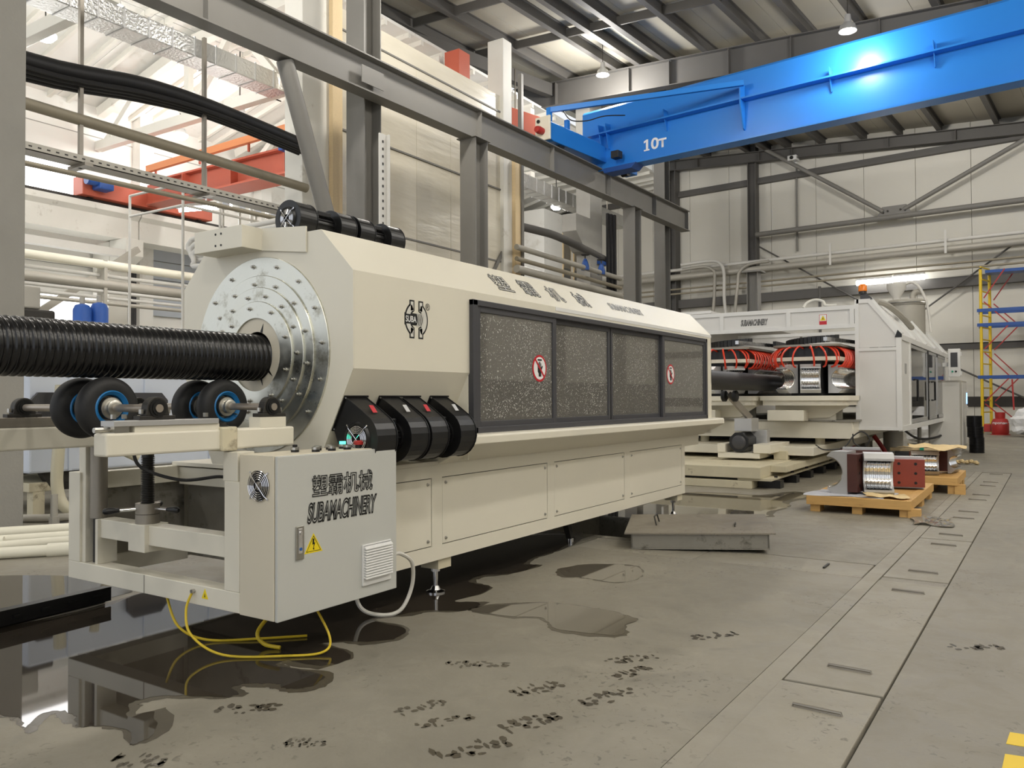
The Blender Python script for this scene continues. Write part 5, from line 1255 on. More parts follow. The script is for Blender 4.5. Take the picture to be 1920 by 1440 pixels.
bl = MB().lathe([(0, 0), (0.09, 0.0), (0.11, 0.04), (0.06, 0.1), (0, 0.11)], (-1.3, 16.9, 0), (0, 0, 1), 10)
tag(bl.build('black_rag', 'black_plastic'), 'small black rag on the floor beyond the second pallet', 'rag')
bl = MB().lathe([(0, 0), (0.07, 0.0), (0.08, 0.03), (0.04, 0.07), (0, 0.08)], (-1.32, 16.2, 0), (0, 0, 1), 10)
tag(bl.build('black_rag', 'black_plastic'), 'smaller black rag, nearer of the two beyond the second pallet', 'rag')

# scaffold tower
sf = thing('scaffold_tower', 'yellow scaffold tower with blue decks and red cross braces', 'scaffold', (-0.8, 39.2, 0))
for x, y in ((-2.06, 38.6), (-1.79, 39.6), (1.0, 38.6), (1.2, 39.6)):
    MB().cyl((x, y, 0), (x, y, 6.75), 0.06, 10).build('upright', 'yellow_paint', sf)
for k in range(14):
    MB().bar((-2.06, 38.6, 0.35 + k * 0.5), (-1.79, 39.6, 0.35 + k * 0.5), 0.05, 0.05).build('rung', 'yellow_paint', sf)
for z in (2.3, 4.45, 5.05):
    for y in (38.55, 39.65): MB().bar((-2.2, y, z), (1.4, y, z), 0.06, 0.13).build('deck_bar', 'blue_paint', sf)
MB().box(-1.9, 1.3, 38.7, 39.5, 6.6, 6.72).build('platform', 'blue_paint', sf)
MB().box(-0.2, 1.3, 38.7, 39.5, 5.1, 5.22).build('platform', 'blue_paint', sf)
for y, dx in ((38.55, 0), (39.65, 0.3)):
    for p_, q_ in (((-1.95, 5.55), (-1.2, 6.7)), ((-1.95, 5.4), (-1.1, 4.5)), ((-1.1, 4.4), (-1.95, 3.45)), ((-1.95, 3.3), (-1.1, 2.35)), ((-1.1, 2.25), (-1.95, 1.3)), ((-1.95, 1.2), (-1.1, 0.4))):
        MB().bar((p_[0] + dx, y, p_[1]), (q_[0] + dx, y, q_[1]), 0.045, 0.045).build('cross_brace', 'red_paint', sf)
MB().bar((-1.0, 38.5, 2.2), (-0.95, 38.5, 0.95), 0.06, 0.06).build('prop', 'red_paint', sf)
gas = thing('gas_cylinder', 'squat red propane cylinder standing in front of the scaffold', 'gas cylinder', (-1.38, 37, 0))
MB().lathe([(0, 0), (0.26, 0.0), (0.3, 0.08), (0.3, 0.5), (0.24, 0.62), (0.06, 0.68), (0.06, 0.72), (0, 0.72)], (-1.38, 37, 0), (0, 0, 1), 28).build('body', 'red_paint', gas)
MB().lathe([(0.17, 0.62), (0.18, 0.88), (0.16, 0.88), (0.15, 0.62)], (-1.38, 37, 0), (0, 0, 1), 24).build('collar', 'red_paint', gas)
text_part('lettering', 'пропан', 'sign_white', gas, (-1.62, 36.69, 0.4), X_, Z_, 0.48, 0.1, 0, 0.01, 0.0)
MB().lathe([(0.34, 0.0), (0.34, 0.03), (0.3, 0.03)], (-1.38, 37, 0), (0, 0, 1), 24).build('base_ring', 'red_paint', gas)
tag(box('red_beam', 'red_paint', None, -1.95, -1.7, 37.2, 37.6, 0.1, 0.4, bevel=0.02), 'red steel block at the foot of the scaffold beside the gas cylinder', 'beam')
bgm = bmesh.new(); bmesh.ops.create_icosphere(bgm, subdivisions=3, radius=1.0)
for v in bgm.verts:
    n_ = 1 + 0.16 * math.sin(v.co.x * 5 + 1) * math.cos(v.co.y * 6) + 0.1 * math.sin(v.co.z * 9)
    v.co = Vector((v.co.x * 0.5 * n_, v.co.y * 0.45 * n_, 0.52 + v.co.z * 0.52 * n_))
    v.co.z = max(v.co.z, 0)
me = bpy.data.meshes.new('sack'); bgm.to_mesh(me); bgm.free()
for p in me.polygons: p.use_smooth = False
me.materials.append(MATS['bag_white'])
sk = bpy.data.objects.new('sack', me); C.objects.link(sk); sk.location = (-0.5, 35.6, 0)
tag(sk, 'large white plastic sack on the floor at the right edge', 'sack')
sk2 = sk.copy(); C.objects.link(sk2); sk2.location = (0.05, 34.9, 0); sk2.scale = (0.7, 0.7, 0.55); tag(sk2, 'lower white sack leaning in front of the large one at the right edge', 'sack')
for k in range(4):
    o = sk.copy(); C.objects.link(o); o.location = (-3.3 + 0.95 * (k % 2), 29.0, 0.72 if k > 1 else 0); o.scale = (0.8, 0.8, 0.7)
    tag(o, ['white sack seen through the booth glass, lower left', 'white sack seen through the booth glass, lower right', 'white sack seen through the booth glass, upper left', 'white sack seen through the booth glass, upper right'][k], 'sack', 'sacks behind the booth')

# ================================================================== PALLETS WITH MOULD PARTS
def pallet(label, x0, x1, y0, y1, zt):
    t = thing('wooden_pallet', label, 'pallet', ((x0 + x1) / 2, (y0 + y1) / 2, 0))
    MB().box(x0, x1, y0, y0 + 0.1, zt - 0.115, zt).build('end_board', 'wood', t, 0.004)
    MB().box(x0, x1, y1 - 0.1, y1, zt - 0.115, zt).build('end_board', 'wood', t, 0.004)
    MB().box(x1 - 0.1, x1, y0 + 0.1, y1 - 0.1, zt - 0.115, zt).build('side_board', 'wood_y', t, 0.004)
    MB().box(x0, x0 + 0.1, y0 + 0.1, y1 - 0.1, zt - 0.115, zt).build('side_board', 'wood_y', t, 0.004)
    n = int((y1 - y0 - 0.2) / 0.16)
    for k in range(n):
        yy = y0 + 0.1 + k * (y1 - y0 - 0.2) / n
        MB().box(x0 + 0.1, x1 - 0.1, yy + 0.004, yy + (y1 - y0 - 0.2) / n - 0.004, zt - 0.03, zt - 0.008).build('plank', 'wood', t)
    for xx in (x0 + 0.04, (x0 + x1) / 2 - 0.07, x1 - 0.14):
        for yy in (y0 + 0.05, (y0 + y1) / 2, y1 - 0.3):
            MB().box(xx, xx + 0.12, yy, yy + 0.25, 0, zt - 0.115).build('foot_block', 'wood', t)
    MB().box(x1 - 0.04, x1 + 0.1, y0 + 0.02, y0 + 0.14, 0, zt - 0.1).build('foot_block', 'wood', t)
    return t
pallet('wooden pallet carrying mould halves, nearest of two', -2.62, -1.37, 11.1, 13.6, 0.21)
pallet('wooden pallet behind, with parts under brown paper', -1.95, -1.1, 14.15, 15.8, 0.25)
def sheet_mesh(label, name, m, cx, cy, z, sx, sy, amp, seed, cat):
    rnd = random.Random(seed); mb = MB(); n = 10; vs = []
    ph = [rnd.uniform(0, 6) for _ in range(6)]
    for i in range(n + 1):
        for j in range(n + 1):
            u, v = i / n, j / n
            zz = z + amp * (0.5 + 0.3 * math.sin(u * 7 + ph[0]) * math.cos(v * 6 + ph[1]) + 0.2 * math.sin(u * 13 + v * 9 + ph[2]))
            vs.append((cx + (u - 0.5) * sx + 0.05 * math.sin(v * 5 + ph[3]), cy + (v - 0.5) * sy + 0.05 * math.sin(u * 6 + ph[4]), zz))
    fs = [(i * (n + 1) + j, (i + 1) * (n + 1) + j, (i + 1) * (n + 1) + j + 1, i * (n + 1) + j + 1) for i in range(n) for j in range(n)]
    o = mb.add(vs, fs).build(name, m, fix=False)
    md = o.modifiers.new('thick', 'SOLIDIFY'); md.thickness = 0.003
    return tag(o, label, cat)
sheet_mesh('printed paper spread under the mould halves on the front pallet', 'paper_sheet', 'paper_print', -2.15, 11.55, 0.213, 0.98, 0.8, 0.008, 3, 'paper')
sheet_mesh('crumpled brown paper under the ribbed mould half', 'paper_sheet', 'paper', -1.7, 11.35, 0.213, 0.5, 0.35, 0.05, 5, 'paper')
def mould_thing(label, loc, rz, L=0.36, H=0.54, D=0.27, tilt=0.0, r=0.19, bm='mold_brown'):
    t = thing('mould_half', label, 'mould', loc, rz, local=True, group='loose mould halves')
    t.rotation_euler = (0, tilt, rz)
    for nm, mb, m in mould_meshes(L, H, D, r):
        mb.build(nm, bm if nm == 'back_plate' else m, t, 0.0, fix=(nm != 'cavity'))
    for zz in (-H * 0.3, 0, H * 0.3):
        MB().cyl((-0.104, L * 0.25, zz), (-0.095, L * 0.25, zz), 0.02, 10).build('bolt_hole', 'black_ink', t)
        MB().cyl((-0.104, -L * 0.25, zz), (-0.095, -L * 0.25, zz), 0.02, 10).build('bolt_hole', 'black_ink', t)
    return t
mould_thing('mould half with a dark brown back standing on the front pallet, hollow facing left', (-2.12, 11.62, 0.495), R(172), L=0.34, H=0.56, D=0.3, r=0.21)
mould_thing('mould half with a bright ribbed hollow facing the viewer on the front pallet', (-1.85, 11.72, 0.495), R(-76), L=0.36, H=0.56, D=0.27, tilt=0.06)
mould_thing('mould half lying with its red brown side outward at the back of the front pallet', (-1.6, 12.6, 0.435), R(98), L=0.42, H=0.44, D=0.3, r=0.16, bm='mold_red')
mould_thing('dark mould half standing behind the others on the front pallet', (-2.2, 12.6, 0.49), R(100), L=0.5, H=0.55, D=0.28)
mould_thing('mould half under brown paper on the rear pallet, left one', (-1.62, 14.75, 0.44), R(-80), L=0.4, H=0.38, D=0.26, r=0.13, bm='mold_red')
mould_thing('mould half under brown paper on the rear pallet, right one', (-1.3, 15.2, 0.44), R(-10), L=0.4, H=0.38, D=0.14, r=0.1)
sheet_mesh('sheet of brown paper draped over the parts on the rear pallet', 'paper_sheet', 'paper', -1.5, 14.95, 0.64, 0.85, 1.1, 0.09, 9, 'paper')
sheet_mesh('crumpled clear plastic film lying on the floor by the front pallet', 'plastic_film', 'film', -1.12, 10.9, 0.004, 0.42, 0.75, 0.035, 12, 'plastic film')

# tilted steel lid
lid = thing('trench_hatch', 'rusty steel trench hatch lying askew beside the open pit', 'hatch', (-3.0, 8.12, 0.03), R(21), local=True)
lid.rotation_euler = (R(1.2), R(-1.6), R(21))
box('plate', 'floor_steel_lid', lid, -0.72, 0.72, -0.52, 0.62, 0.15, 0.165)
box('rim', 'plinth_steel', lid, -0.66, 0.66, -0.48, -0.465, 0.0, 0.15); box('rim', 'plinth_steel', lid, -0.66, 0.66, 0.565, 0.58, 0.0, 0.15)
box('rim', 'plinth_steel', lid, -0.66, -0.645, -0.48, 0.58, 0.0, 0.15); box('rim', 'plinth_steel', lid, 0.645, 0.66, -0.48, 0.58, 0.0, 0.15)
box('rim_flange', 'plinth_steel', lid, -0.66, 0.66, -0.5, -0.46, 0.0, 0.012)
MB().tube([(-0.42, -0.1, 0.165), (-0.44, -0.05, 0.25), (-0.42, 0.12, 0.25), (-0.4, 0.14, 0.165)], 0.008, 8).build('handle', 'dark_steel', lid)
MB().tube([(0.36, -0.18, 0.165), (0.36, -0.16, 0.19), (0.37, -0.08, 0.19), (0.37, -0.06, 0.165)], 0.008, 8).build('handle', 'dark_steel', lid)

# ================================================================== SIDE BAY ON THE LEFT
wl = struct('wall_left', MB().box(-28.5, -28.2, -4, 44, 0, 14), 'plaster_white', 'white plastered outer wall of the side bay')
for yy in (4.2, 10.0, 17.45, 23.0, 29.0):
    MB().box(-28.2, -27.7, yy, yy + 0.55, 0, 13).build('pilaster', 'plaster_white', wl)
for zz in (6.2, 10.9): MB().box(-28.2, -28.19, -4, 44, zz, zz + 0.03).build('panel_joint', 'concrete_col', wl)
def window(n, y0, y1, z0, z1, label):
    t = thing('window_%d' % n, label, None, (-28.2, y0, z0), kind='structure')
    box('pane', 'daylight_pane', t, -28.19, -28.16, y0, y1, z0, z1)
    fm = MB().box(-28.2, -28.08, y0 - 0.1, y0, z0 - 0.1, z1 + 0.1).box(-28.2, -28.08, y1, y1 + 0.1, z0 - 0.1, z1 + 0.1).box(-28.2, -28.08, y0, y1, z0 - 0.1, z0).box(-28.2, -28.08, y0, y1, z1, z1 + 0.1)
    fm.build('window_frame', 'white_paint', t)
window(1, 9.6, 15.45, 8.62, 9.7, 'bright daylight window high in the side bay wall')
window(2, 11.6, 16.2, 2.6, 5.1, 'bright daylight opening low in the side bay wall behind the pipe')
window(3, 19.9, 24.0, 0.4, 4.6, 'bright lower glazing of the grey sectional door')
d = thing('door_1', 'grey sectional door in the side bay wall', None, (-28.1, 21, 0), kind='structure')
for k in range(4):
    box('door_panel', 'door_grey', d, -28.15, -28.1, 17.95, 24.2, 4.7 + k * 0.7, 5.37 + k * 0.7, bevel=0.01)
box('door_jamb', 'charcoal', d, -28.2, -27.9, 17.35, 17.9, 0, 7.6)
box('door_lintel', 'charcoal', d, -28.2, -28.0, 17.9, 24.5, 7.5, 7.7)
cl_l = thing('ceiling_left', 'white ribbed roof slabs of the side bay', None, (-22.5, 15, 13), kind='structure')
for k in range(16):
    y0 = -3 + k * 2.95
    for x0, x1 in ((-28.2, -22.6), (-22.55, -17.2)):
        z0_, z1_ = (12.0, 13.3) if x0 < -25 else (13.3, 13.5)
        MB().prism([(x0, z0_), (x1, z1_), (x1, z1_ + 0.1), (x0, z0_ + 0.1)], (0, y0, 0), X_, Z_, (0, 2.93, 0)).build('roof_slab', 'plaster_white', cl_l)
        for q in (0.3, 1.45, 2.6):
            MB().prism([(x0, z0_ - 0.16), (x1, z1_ - 0.16), (x1, z1_), (x0, z0_)], (0, y0 + q, 0), X_, Z_, (0, 0.12, 0)).build('slab_rib', 'concrete_white', cl_l)
for i, yy in enumerate((4.3, 10.2, 16.1, 22.0, 28.0)):
    lb = ['nearest concrete roof truss of the side bay, out of view', 'concrete roof truss of the side bay crossing the top left corner', 'concrete roof truss of the side bay above the orange crane', 'fourth concrete roof truss of the side bay', 'farthest concrete roof truss of the side bay'][i]
    t = thing('roof_truss', lb, 'truss', (-22.4, yy, 10.5), group='concrete trusses of the side bay')
    MB().box(-28.1, -17.2, yy - 0.14, yy + 0.14, 10.4, 10.72).build('bottom_chord', 'concrete_white', t, 0.015)
    MB().bar((-28.0, yy, 11.75), (-22.6, yy, 13.0), 0.28, 0.34).build('top_chord', 'concrete_white', t, 0.015)
    MB().bar((-22.6, yy, 13.0), (-17.2, yy, 13.15), 0.28, 0.34).build('top_chord', 'concrete_white', t, 0.015)
    for p, q in (((-27.6, 10.6), (-25.3, 12.3)), ((-25.3, 12.3), (-22.9, 10.7)), ((-22.9, 10.7), (-20.6, 13.0)), ((-20.6, 13.0), (-18.4, 10.7)), ((-22.9, 10.7), (-22.9, 12.9))):
        MB().bar((p[0], yy, p[1]), (q[0], yy, q[1]), 0.2, 0.22).build('web_member', 'concrete_white', t, 0.01)
cb = thing('concrete_crane_beam', 'long white concrete beam carrying the orange crane rail', 'beam', (-26.6, 16, 7.1))
for y0, y1 in ((-2, 4.58), (4.62, 10.58), (10.62, 16.58), (16.62, 22.58), (22.62, 34)):
    MB().prism([(-27.3, 7.05), (-26.4, 7.05), (-26.4, 7.75), (-26.25, 7.9), (-26.25, 8.1), (-27.4, 8.1)], (0, y0, 0), X_, Z_, (0, y1 - y0, 0)).build('beam_segment', 'concrete_white', cb, 0.01)
MB().box(-26.9, -26.7, -2, 34, 8.1, 8.3).build('crane_rail', 'dark_steel', cb)
for yy in (10.4, 16.2, 22.4):
    t = thing('corbel_column', ['white column with a corbel behind the grey concrete column', 'white column with a corbel under the beam joint', 'white column with a corbel behind the cooling tank'][(10.4, 16.2, 22.4).index(yy)], 'column', (-27.4, yy, 0))
    MB().box(-28.0, -27.0, yy - 0.35, yy + 0.35, 0, 7.0).build('shaft', 'concrete_white', t, 0.02)
    MB().prism([(-27.0, 7.04), (-26.0, 7.04), (-26.0, 6.45), (-26.5, 6.2), (-27.0, 6.0)], (0, yy - 0.32, 0), X_, Z_, (0, 0.64, 0)).build('corbel', 'concrete_white', t, 0.02)
tag(MB().box(-26.2, -25.9, 0, 15.8, 6.35, 6.6).build('steel_channel', 'pipe_light'), 'pale steel channel running under the concrete crane beam', 'beam')

oc = thing('orange_crane', 'orange red overhead crane of the side bay', 'crane', (-22, 17, 8.3))
MB().box(-26.4, -16.3, 16.9, 17.3, 8.35, 9.1).build('girder', 'crane_orange', oc, 0.01)
MB().box(-26.0, -16.3, 16.6, 17.5, 8.3, 8.36).build('bottom_flange', 'crane_orange', oc)
MB().box(-26.0, -16.3, 16.7, 17.5, 9.1, 9.16).build('top_flange', 'crane_orange', oc)
MB().bar((-25.6, 16.4, 9.42), (-16.3, 16.4, 9.58), 0.14, 0.22).build('cable_rail', 'orange_light', oc)
for x in (-25.2, -22.8, -20.4, -18): MB().bar((x, 16.45, 9.16), (x, 16.45, 9.4), 0.06, 0.06).build('rail_post', 'crane_orange', oc)
MB().box(-27.0, -26.4, 14.6, 19.6, 8.32, 8.95).build('end_truck', 'crane_orange', oc, 0.02)
MB().box(-26.39, -25.9, 14.9, 15.4, 8.5, 8.85).build('drive_motor', 'blue_paint', oc, 0.04)
MB().cyl((-26.1, 14.9, 8.75), (-26.1, 14.55, 8.75), 0.16, 16).build('motor_bell', 'blue_paint', oc)
for yy in (15.0, 19.2): MB().cyl((-26.85, yy, 8.42), (-26.6, yy, 8.42), 0.14, 16).build('wheel', 'dark_steel', oc)
MB().box(-18.9, -18.4, 16.3, 16.6, 8.9, 9.15).build('hoist_box', 'blue_paint', oc, 0.02)
for sx in (-24, -21.5, -19, -16.5):
    MB().box(sx - 0.015, sx + 0.015, 16.62, 16.9, 8.36, 9.1).build('stiffener', 'crane_orange', oc)

# side bay lamps
lamp2 = thing('side_bay_lamp', 'glowing lamp hanging near the top of the picture at left', 'lamp', (0, 0, 0), local=True, group='lamps of the side bay')
MB().lathe([(0.0, -0.14), (0.16, -0.12), (0.26, -0.02), (0.26, 0.04), (0.0, 0.04)], (0, 0, 0), (0, 0, 1), 20).build('bulb_glass', 'lamp_white', lamp2)
MB().lathe([(0.2, 0.04), (0.16, 0.25), (0.0, 0.28)], (0, 0, 0), (0, 0, 1), 20).build('housing', 'alu_matt', lamp2)
MB().cyl((0, 0, 0.28), (0, 0, 2.2), 0.02, 6).build('suspension', 'dark_steel', lamp2)
COOL = (1.0, 0.98, 0.95)
for i, (p, lb, e_) in enumerate((((-21.6, 10.95, 11.0), 'glowing side bay lamp beside the grey concrete column', 1.0), ((-19.1, 11.3, 11.2), 'glowing side bay lamp at the top edge, beside the foil duct', 1.0),
                             ((-22.4, 17.7, 11.0), 'small glowing side bay lamp above the black cables', 1.0), ((-25.8, 17.8, 11.0), 'small glowing side bay lamp near the outer wall', 1.0),
                             ((-20, 4.5, 11.0), 'side bay lamp hidden behind the grey concrete column', 1.0), ((-20.5, 25, 11.0), 'side bay lamp hidden behind the plastic partition', 1.0), ((-19.0, 33, 10.5), 'unseen side bay lamp added behind the runway columns to brighten the white office', 1.6))):  # last lamp is added to brighten the white office wall
    if i == 0: lamp2.location = p; lamp2['label'] = lb
    else: dup(lamp2, p, 0, lb)
    lamp_light((p[0], p[1], p[2] - 0.1), LAMP_W2 * e_, COOL, 0.3)
fl = thing('flood_lamp', 'bright rectangular flood lamp below the orange crane', 'lamp', (-20.5, 15.0, 7.2))
MB().obox((-20.5, 15.0, 7.15), (0.5, 1.5, 0.1), Matrix.Rotation(0.25, 3, 'X')).build('lamp_glass', 'lamp_white', fl)
MB().obox((-20.5, 15.0, 7.24), (0.6, 1.6, 0.08), Matrix.Rotation(0.25, 3, 'X')).build('housing', 'alu_matt', fl)
MB().cyl((-20.5, 15.0, 7.25), (-20.5, 15.0, 8.3), 0.03, 8).build('stem', 'alu_matt', fl)
lamp_light((-20.5, 15.0, 7.4), LAMP_W2 * 0.6, COOL, 0.4)

# foil insulated duct
dt = thing('foil_duct', 'wide silver foil duct running under the side bay roof', 'duct', (-17.3, 11, 9.8))
MB().box(-17.7, -17.0, 4, 15.0, 9.8, 10.25).build('duct_body', 'foil', dt, 0.02)
for k in range(18): MB().box(-17.72, -16.98, 4.3 + k * 0.6, 4.33 + k * 0.6, 9.79, 10.27).build('duct_band', 'alu_matt', dt)
dt2 = thing('foil_duct', 'silver foil duct seen past the right end of the plastic partition', 'duct', (-17.0, 30, 9.8))
MB().box(-17.4, -16.8, 25.5, 36, 9.75, 10.3).build('duct_body', 'foil', dt2, 0.02)
for yy in (26.5, 34.5): MB().box(-17.12, -17.08, yy, yy + 0.04, 10.3, 14.4).build('hanger', 'dull_steel', dt2)
for k in range(12): MB().box(-17.42, -16.78, 25.8 + k * 0.6, 25.83 + k * 0.6, 9.74, 10.32).build('duct_band', 'alu_matt', dt2)

# pipes, cables and tray hung between the columns
def along(label, name, cat, pts, r, m, n=10, group=None, k=5):
    return tag(MB().tube(smooth_pts(pts, k), r, n).build(name, m), label, cat, group)
along('thick black insulated cable bundle hanging across the upper left', 'cable_bundle', 'cable', [(-15.2, 4, 7.72), (-15.2, 7.4, 7.62), (-15.2, 9.6, 7.9), (-15.2, 11.3, 7.93), (-15.2, 13.9, 7.78)], 0.16, 'cable_black', 14)
for q in range(4):
    along(['black cable strapped under the thick bundle, uppermost strand', 'black cable strapped under the thick bundle, second strand', 'black cable strapped under the thick bundle, third strand', 'black cable strapped under the thick bundle, lowest strand'][q], 'cable', 'cable', [(-15.0 - 0.12 * q, 4, 7.52 - 0.03 * q), (-15.0 - 0.12 * q, 7.4, 7.42 - 0.03 * q), (-15.0 - 0.12 * q, 9.6, 7.68 - 0.02 * q), (-15.0 - 0.12 * q, 11.3, 7.74), (-15.0 - 0.12 * q, 13.9, 7.6)], 0.045, 'cable_black', 8, 'cable strands in the side bay')
along('brown grey pipe running level under the black cables', 'service_pipe', 'pipe', [(-15.2, 4, 6.87), (-15.2, 9, 6.82), (-15.2, 14.0, 6.74)], 0.11, 'pipe_brown', 14)
along('thin dark pipe under the perforated tray', 'service_pipe', 'pipe', [(-15.1, 4, 5.7), (-15.1, 9, 5.75), (-15.1, 13.2, 5.79)], 0.05, 'pipe_brown', 10)
ct = thing('cable_tray', 'perforated grey cable tray hung on two rods at upper left', 'cable tray', (-15.2, 9, 6.0))
MB().box(-15.4, -15.0, 4, 14.0, 5.96, 5.975).box(-15.4, -15.385, 4, 14.0, 5.96, 6.1).box(-15.015, -15.0, 4, 14.0, 5.96, 6.1).build('tray', 'pipe_grey', ct)
for k in range(48):
    MB().box(-15.0, -14.996, 6.2 + k * 0.16, 6.26 + k * 0.16, 6.02, 6.045).build('slot', 'dark_steel', ct)
for yy, zt in ((8.36, 12.0), (11.07, 9.4)):
    rd = MB().box(-15.24, -15.16, yy - 0.035, yy + 0.035, 5.9, zt).build('hanger_rod', 'dull_steel', ct)
    MB().box(-15.5, -14.9, yy - 0.08, yy + 0.08, 5.9, 5.96).build('hanger_foot', 'dull_steel', ct)
along('thin wire strung under the roof slabs at upper left', 'wire', 'wire', [(-19, 9.5, 10.6), (-19, 13, 10.5), (-19, 16.5, 10.45)], 0.02, 'cable_black', 6)

# pipe rack on the outer wall
for z, r_, x, lb, m_ in ((5.66, 0.14, -24.0, 'thick cream pipe, uppermost on the outer wall rack', 'pvc_white'), (5.35, 0.06, -24.2, 'thin pale pipe just below the thick cream one', 'pipe_light'), (5.05, 0.15, -24.0, 'thick grey pipe in the middle of the outer wall rack', 'pipe_grey'),
                   (4.84, 0.06, -24.0, 'thin pipe below the thick grey pipe', 'pipe_light'), (4.66, 0.05, -24.1, 'thin pipe second from the bottom of the rack', 'pipe_light'), (4.48, 0.06, -24.0, 'lowest pipe of the outer wall rack', 'pipe_grey')):
    tag(MB().cyl((x, 2, z), (x, 24, z), r_, 12).build('rack_pipe', m_), lb, 'pipe', 'pipes of the outer wall rack')
for i, yy in enumerate((8.0, 13.9, 19.5)):
    tag(MB().box(-24.3, -23.9, yy, yy + 0.1, 0, 5.8).build('rack_post', 'pipe_grey'), ['rack post of the outer wall pipes behind the grey column', 'rack post of the outer wall pipes right of the blue drums', 'rack post of the outer wall pipes behind the tank'][i], 'post')
tag(MB().bar((-25.5, 7.2, 0.05), (-25.5, 16.0, 6.6), 0.16, 0.2).build('slanted_ladder', 'pipe_grey'), 'grey ladder slanting up to the corbel behind the pipes', 'ladder')

# mezzanine with railings and instruments behind the tank roof
mz = thing('mezzanine', 'steel mezzanine with white railings behind the tank roof', 'mezzanine', (-18.5, 14.5, 0))
MB().box(-20.5, -17.9, 14.6, 19.5, 5.74, 5.8).build('deck', 'pipe_grey', mz)
for x, y in ((-18, 12.5), (-18, 13.6), (-18, 14.6), (-18, 15.6), (-18, 16.6), (-20.3, 12.5)):
    MB().cyl((x, y, 0 if y in (12.5, 16.6) else 5.8), (x, y, 6.95), 0.035, 8).build('railing_post', 'pipe_light', mz)
for z in (6.4, 6.95):
    MB().cyl((-18, 12.5, z), (-18, 19, z), 0.035, 8).build('rail', 'pipe_light', mz)
    MB().cyl((-20.3, 12.5, z), (-18, 12.5, z), 0.035, 8).build('rail', 'pipe_light', mz)
for k in range(4):
    t = thing('instrument_box', ['white instrument box with blue front on the mezzanine, left', 'white instrument box with blue front on the mezzanine, second', 'white instrument box with blue front on the mezzanine, third', 'white instrument box on the mezzanine nearest the concrete column'][k], 'instrument', (-18.6, 14.0 + k * 0.55, 5.8), group='instruments on the mezzanine')
    y = 14.0 + k * 0.55
    MB().box(-18.7, -18.5, y, y + 0.3, 6.7, 7.15).build('case', 'white_paint', t, 0.03)
    MB().box(-18.5, -18.49, y + 0.06, y + 0.24, 6.75, 6.95).build('front', 'tank_white', t)
    MB().cyl((-18.6, y + 0.15, 5.8), (-18.6, y + 0.15, 6.7), 0.03, 8).build('stand', 'pipe_grey', t)
for k in range(3):
    yy = 9.0 + 0.0; zz = 4.45 - k * 0.13
    along(['white pipe with a bend behind the bracket box, top one', 'white pipe with a bend behind the bracket box, middle one', 'white pipe with a bend behind the bracket box, bottom one'][k], 'bent_pipe', 'pipe', [(-9.6, yy - 0.1 * k, zz), (-12.3 + 0.2 * k, yy - 0.1 * k, zz - 0.05), (-12.75 + 0.2 * k, yy - 0.1 * k, zz - 0.12), (-12.75 + 0.2 * k, yy - 0.1 * k, zz - 0.28), (-12.3, yy - 0.1 * k, zz - 0.36), (-11.2, yy - 0.1 * k, zz - 0.36)], 0.045, 'pipe_light', 10, 'white bent pipes')
sh = thing('wall_bracket', 'dark steel bracket frame left of the tank end', 'bracket', (-11.9, 9, 3.5))
MB().box(-12.2, -12.14, 8.9, 8.96, 0, 4.1).box(-12.14, -10.5, 8.9, 8.96, 3.6, 3.66).box(-12.14, -10.5, 8.9, 8.96, 4.05, 4.1).build('bracket_frame', 'dark_steel', sh)

# blue drums and container behind the pipe
tag(box('white_container', 'white_panel', None, -17.2, -15.6, 8.0, 12.5, 0, 2.95, bevel=0.03), 'white container standing in the side bay behind the pipe', 'container')
for i, (y, lb) in enumerate(((8.85, 'blue gas drum left, behind the corrugated pipe'), (9.2, 'blue gas drum right, behind the corrugated pipe'))):
    t = thing('blue_drum', lb, 'drum', (-16, y, 2.95), group='blue drums')
    MB().lathe([(0, 0), (0.17, 0), (0.17, 0.36 + 0.06 * i), (0.13, 0.45 + 0.06 * i), (0.05, 0.48 + 0.06 * i), (0, 0.48 + 0.06 * i)], (-16, y, 2.95), (0, 0, 1), 24).build('body', 'cyl_blue', t)
    MB().cyl((-16, y, 3.42 + 0.06 * i), (-16, y, 3.56 + 0.06 * i), 0.05, 12).build('valve', 'pipe_grey', t)
dk = thing('dark_machine', 'dark grey machine block beside the grey concrete column', 'machine', (-14.5, 7.0, 0))
MB().box(-15.0, -14.2, 6.6, 7.4, 0, 3.05).build('body', 'dark_steel', dk, 0.04)
MB().box(-15.0, -14.3, 6.6, 7.2, 3.06, 3.45).build('cap', 'pipe_grey', dk, 0.03)

# white process tank on a cream frame in the side bay
tk = thing('process_tank', 'bluish white process tank on a low cream frame behind the wheel carriage', 'tank', (-11.7, 7.5, 0))
MB().box(-12.6, -11.0, 5.4, 10.2, 0.55, 1.95).build('tank_body', 'tank_white', tk, 0.03)
for k in range(4): MB().box(-10.999, -10.97, 5.9 + k * 1.1, 5.94 + k * 1.1, 0.56, 1.93).build('seam_rib', 'tank_white', tk)
MB().box(-12.5, -11.1, 5.45, 10.1, 0.3, 0.42).build('frame', 'cream_worn', tk, 0.01)
MB().prism([(5.6, 0.54), (6.3, 0.54), (6.0, 0.3), (5.75, 0.3)], (-11.2, 0, 0), Y_, Z_, (0.1, 0, 0)).build('hopper', 'dark_steel', tk)
for y in (5.5, 7.6, 9.8): MB().box(-11.25, -11.1, y, y + 0.15, 0, 0.3).build('leg', 'cream_worn', tk)
for y0, y1 in ((5.36, 5.75), (6.7, 7.32)):
    MB().prism([(y0, 1.28), (y1, 1.28), (y1, 1.5), (y1 - 0.1, 1.61), (y0 + 0.1, 1.61), (y0, 1.5)], (-10.94, 0, 0), Y_, Z_, (0.05, 0, 0)).build('guard_plate', 'charcoal', tk)
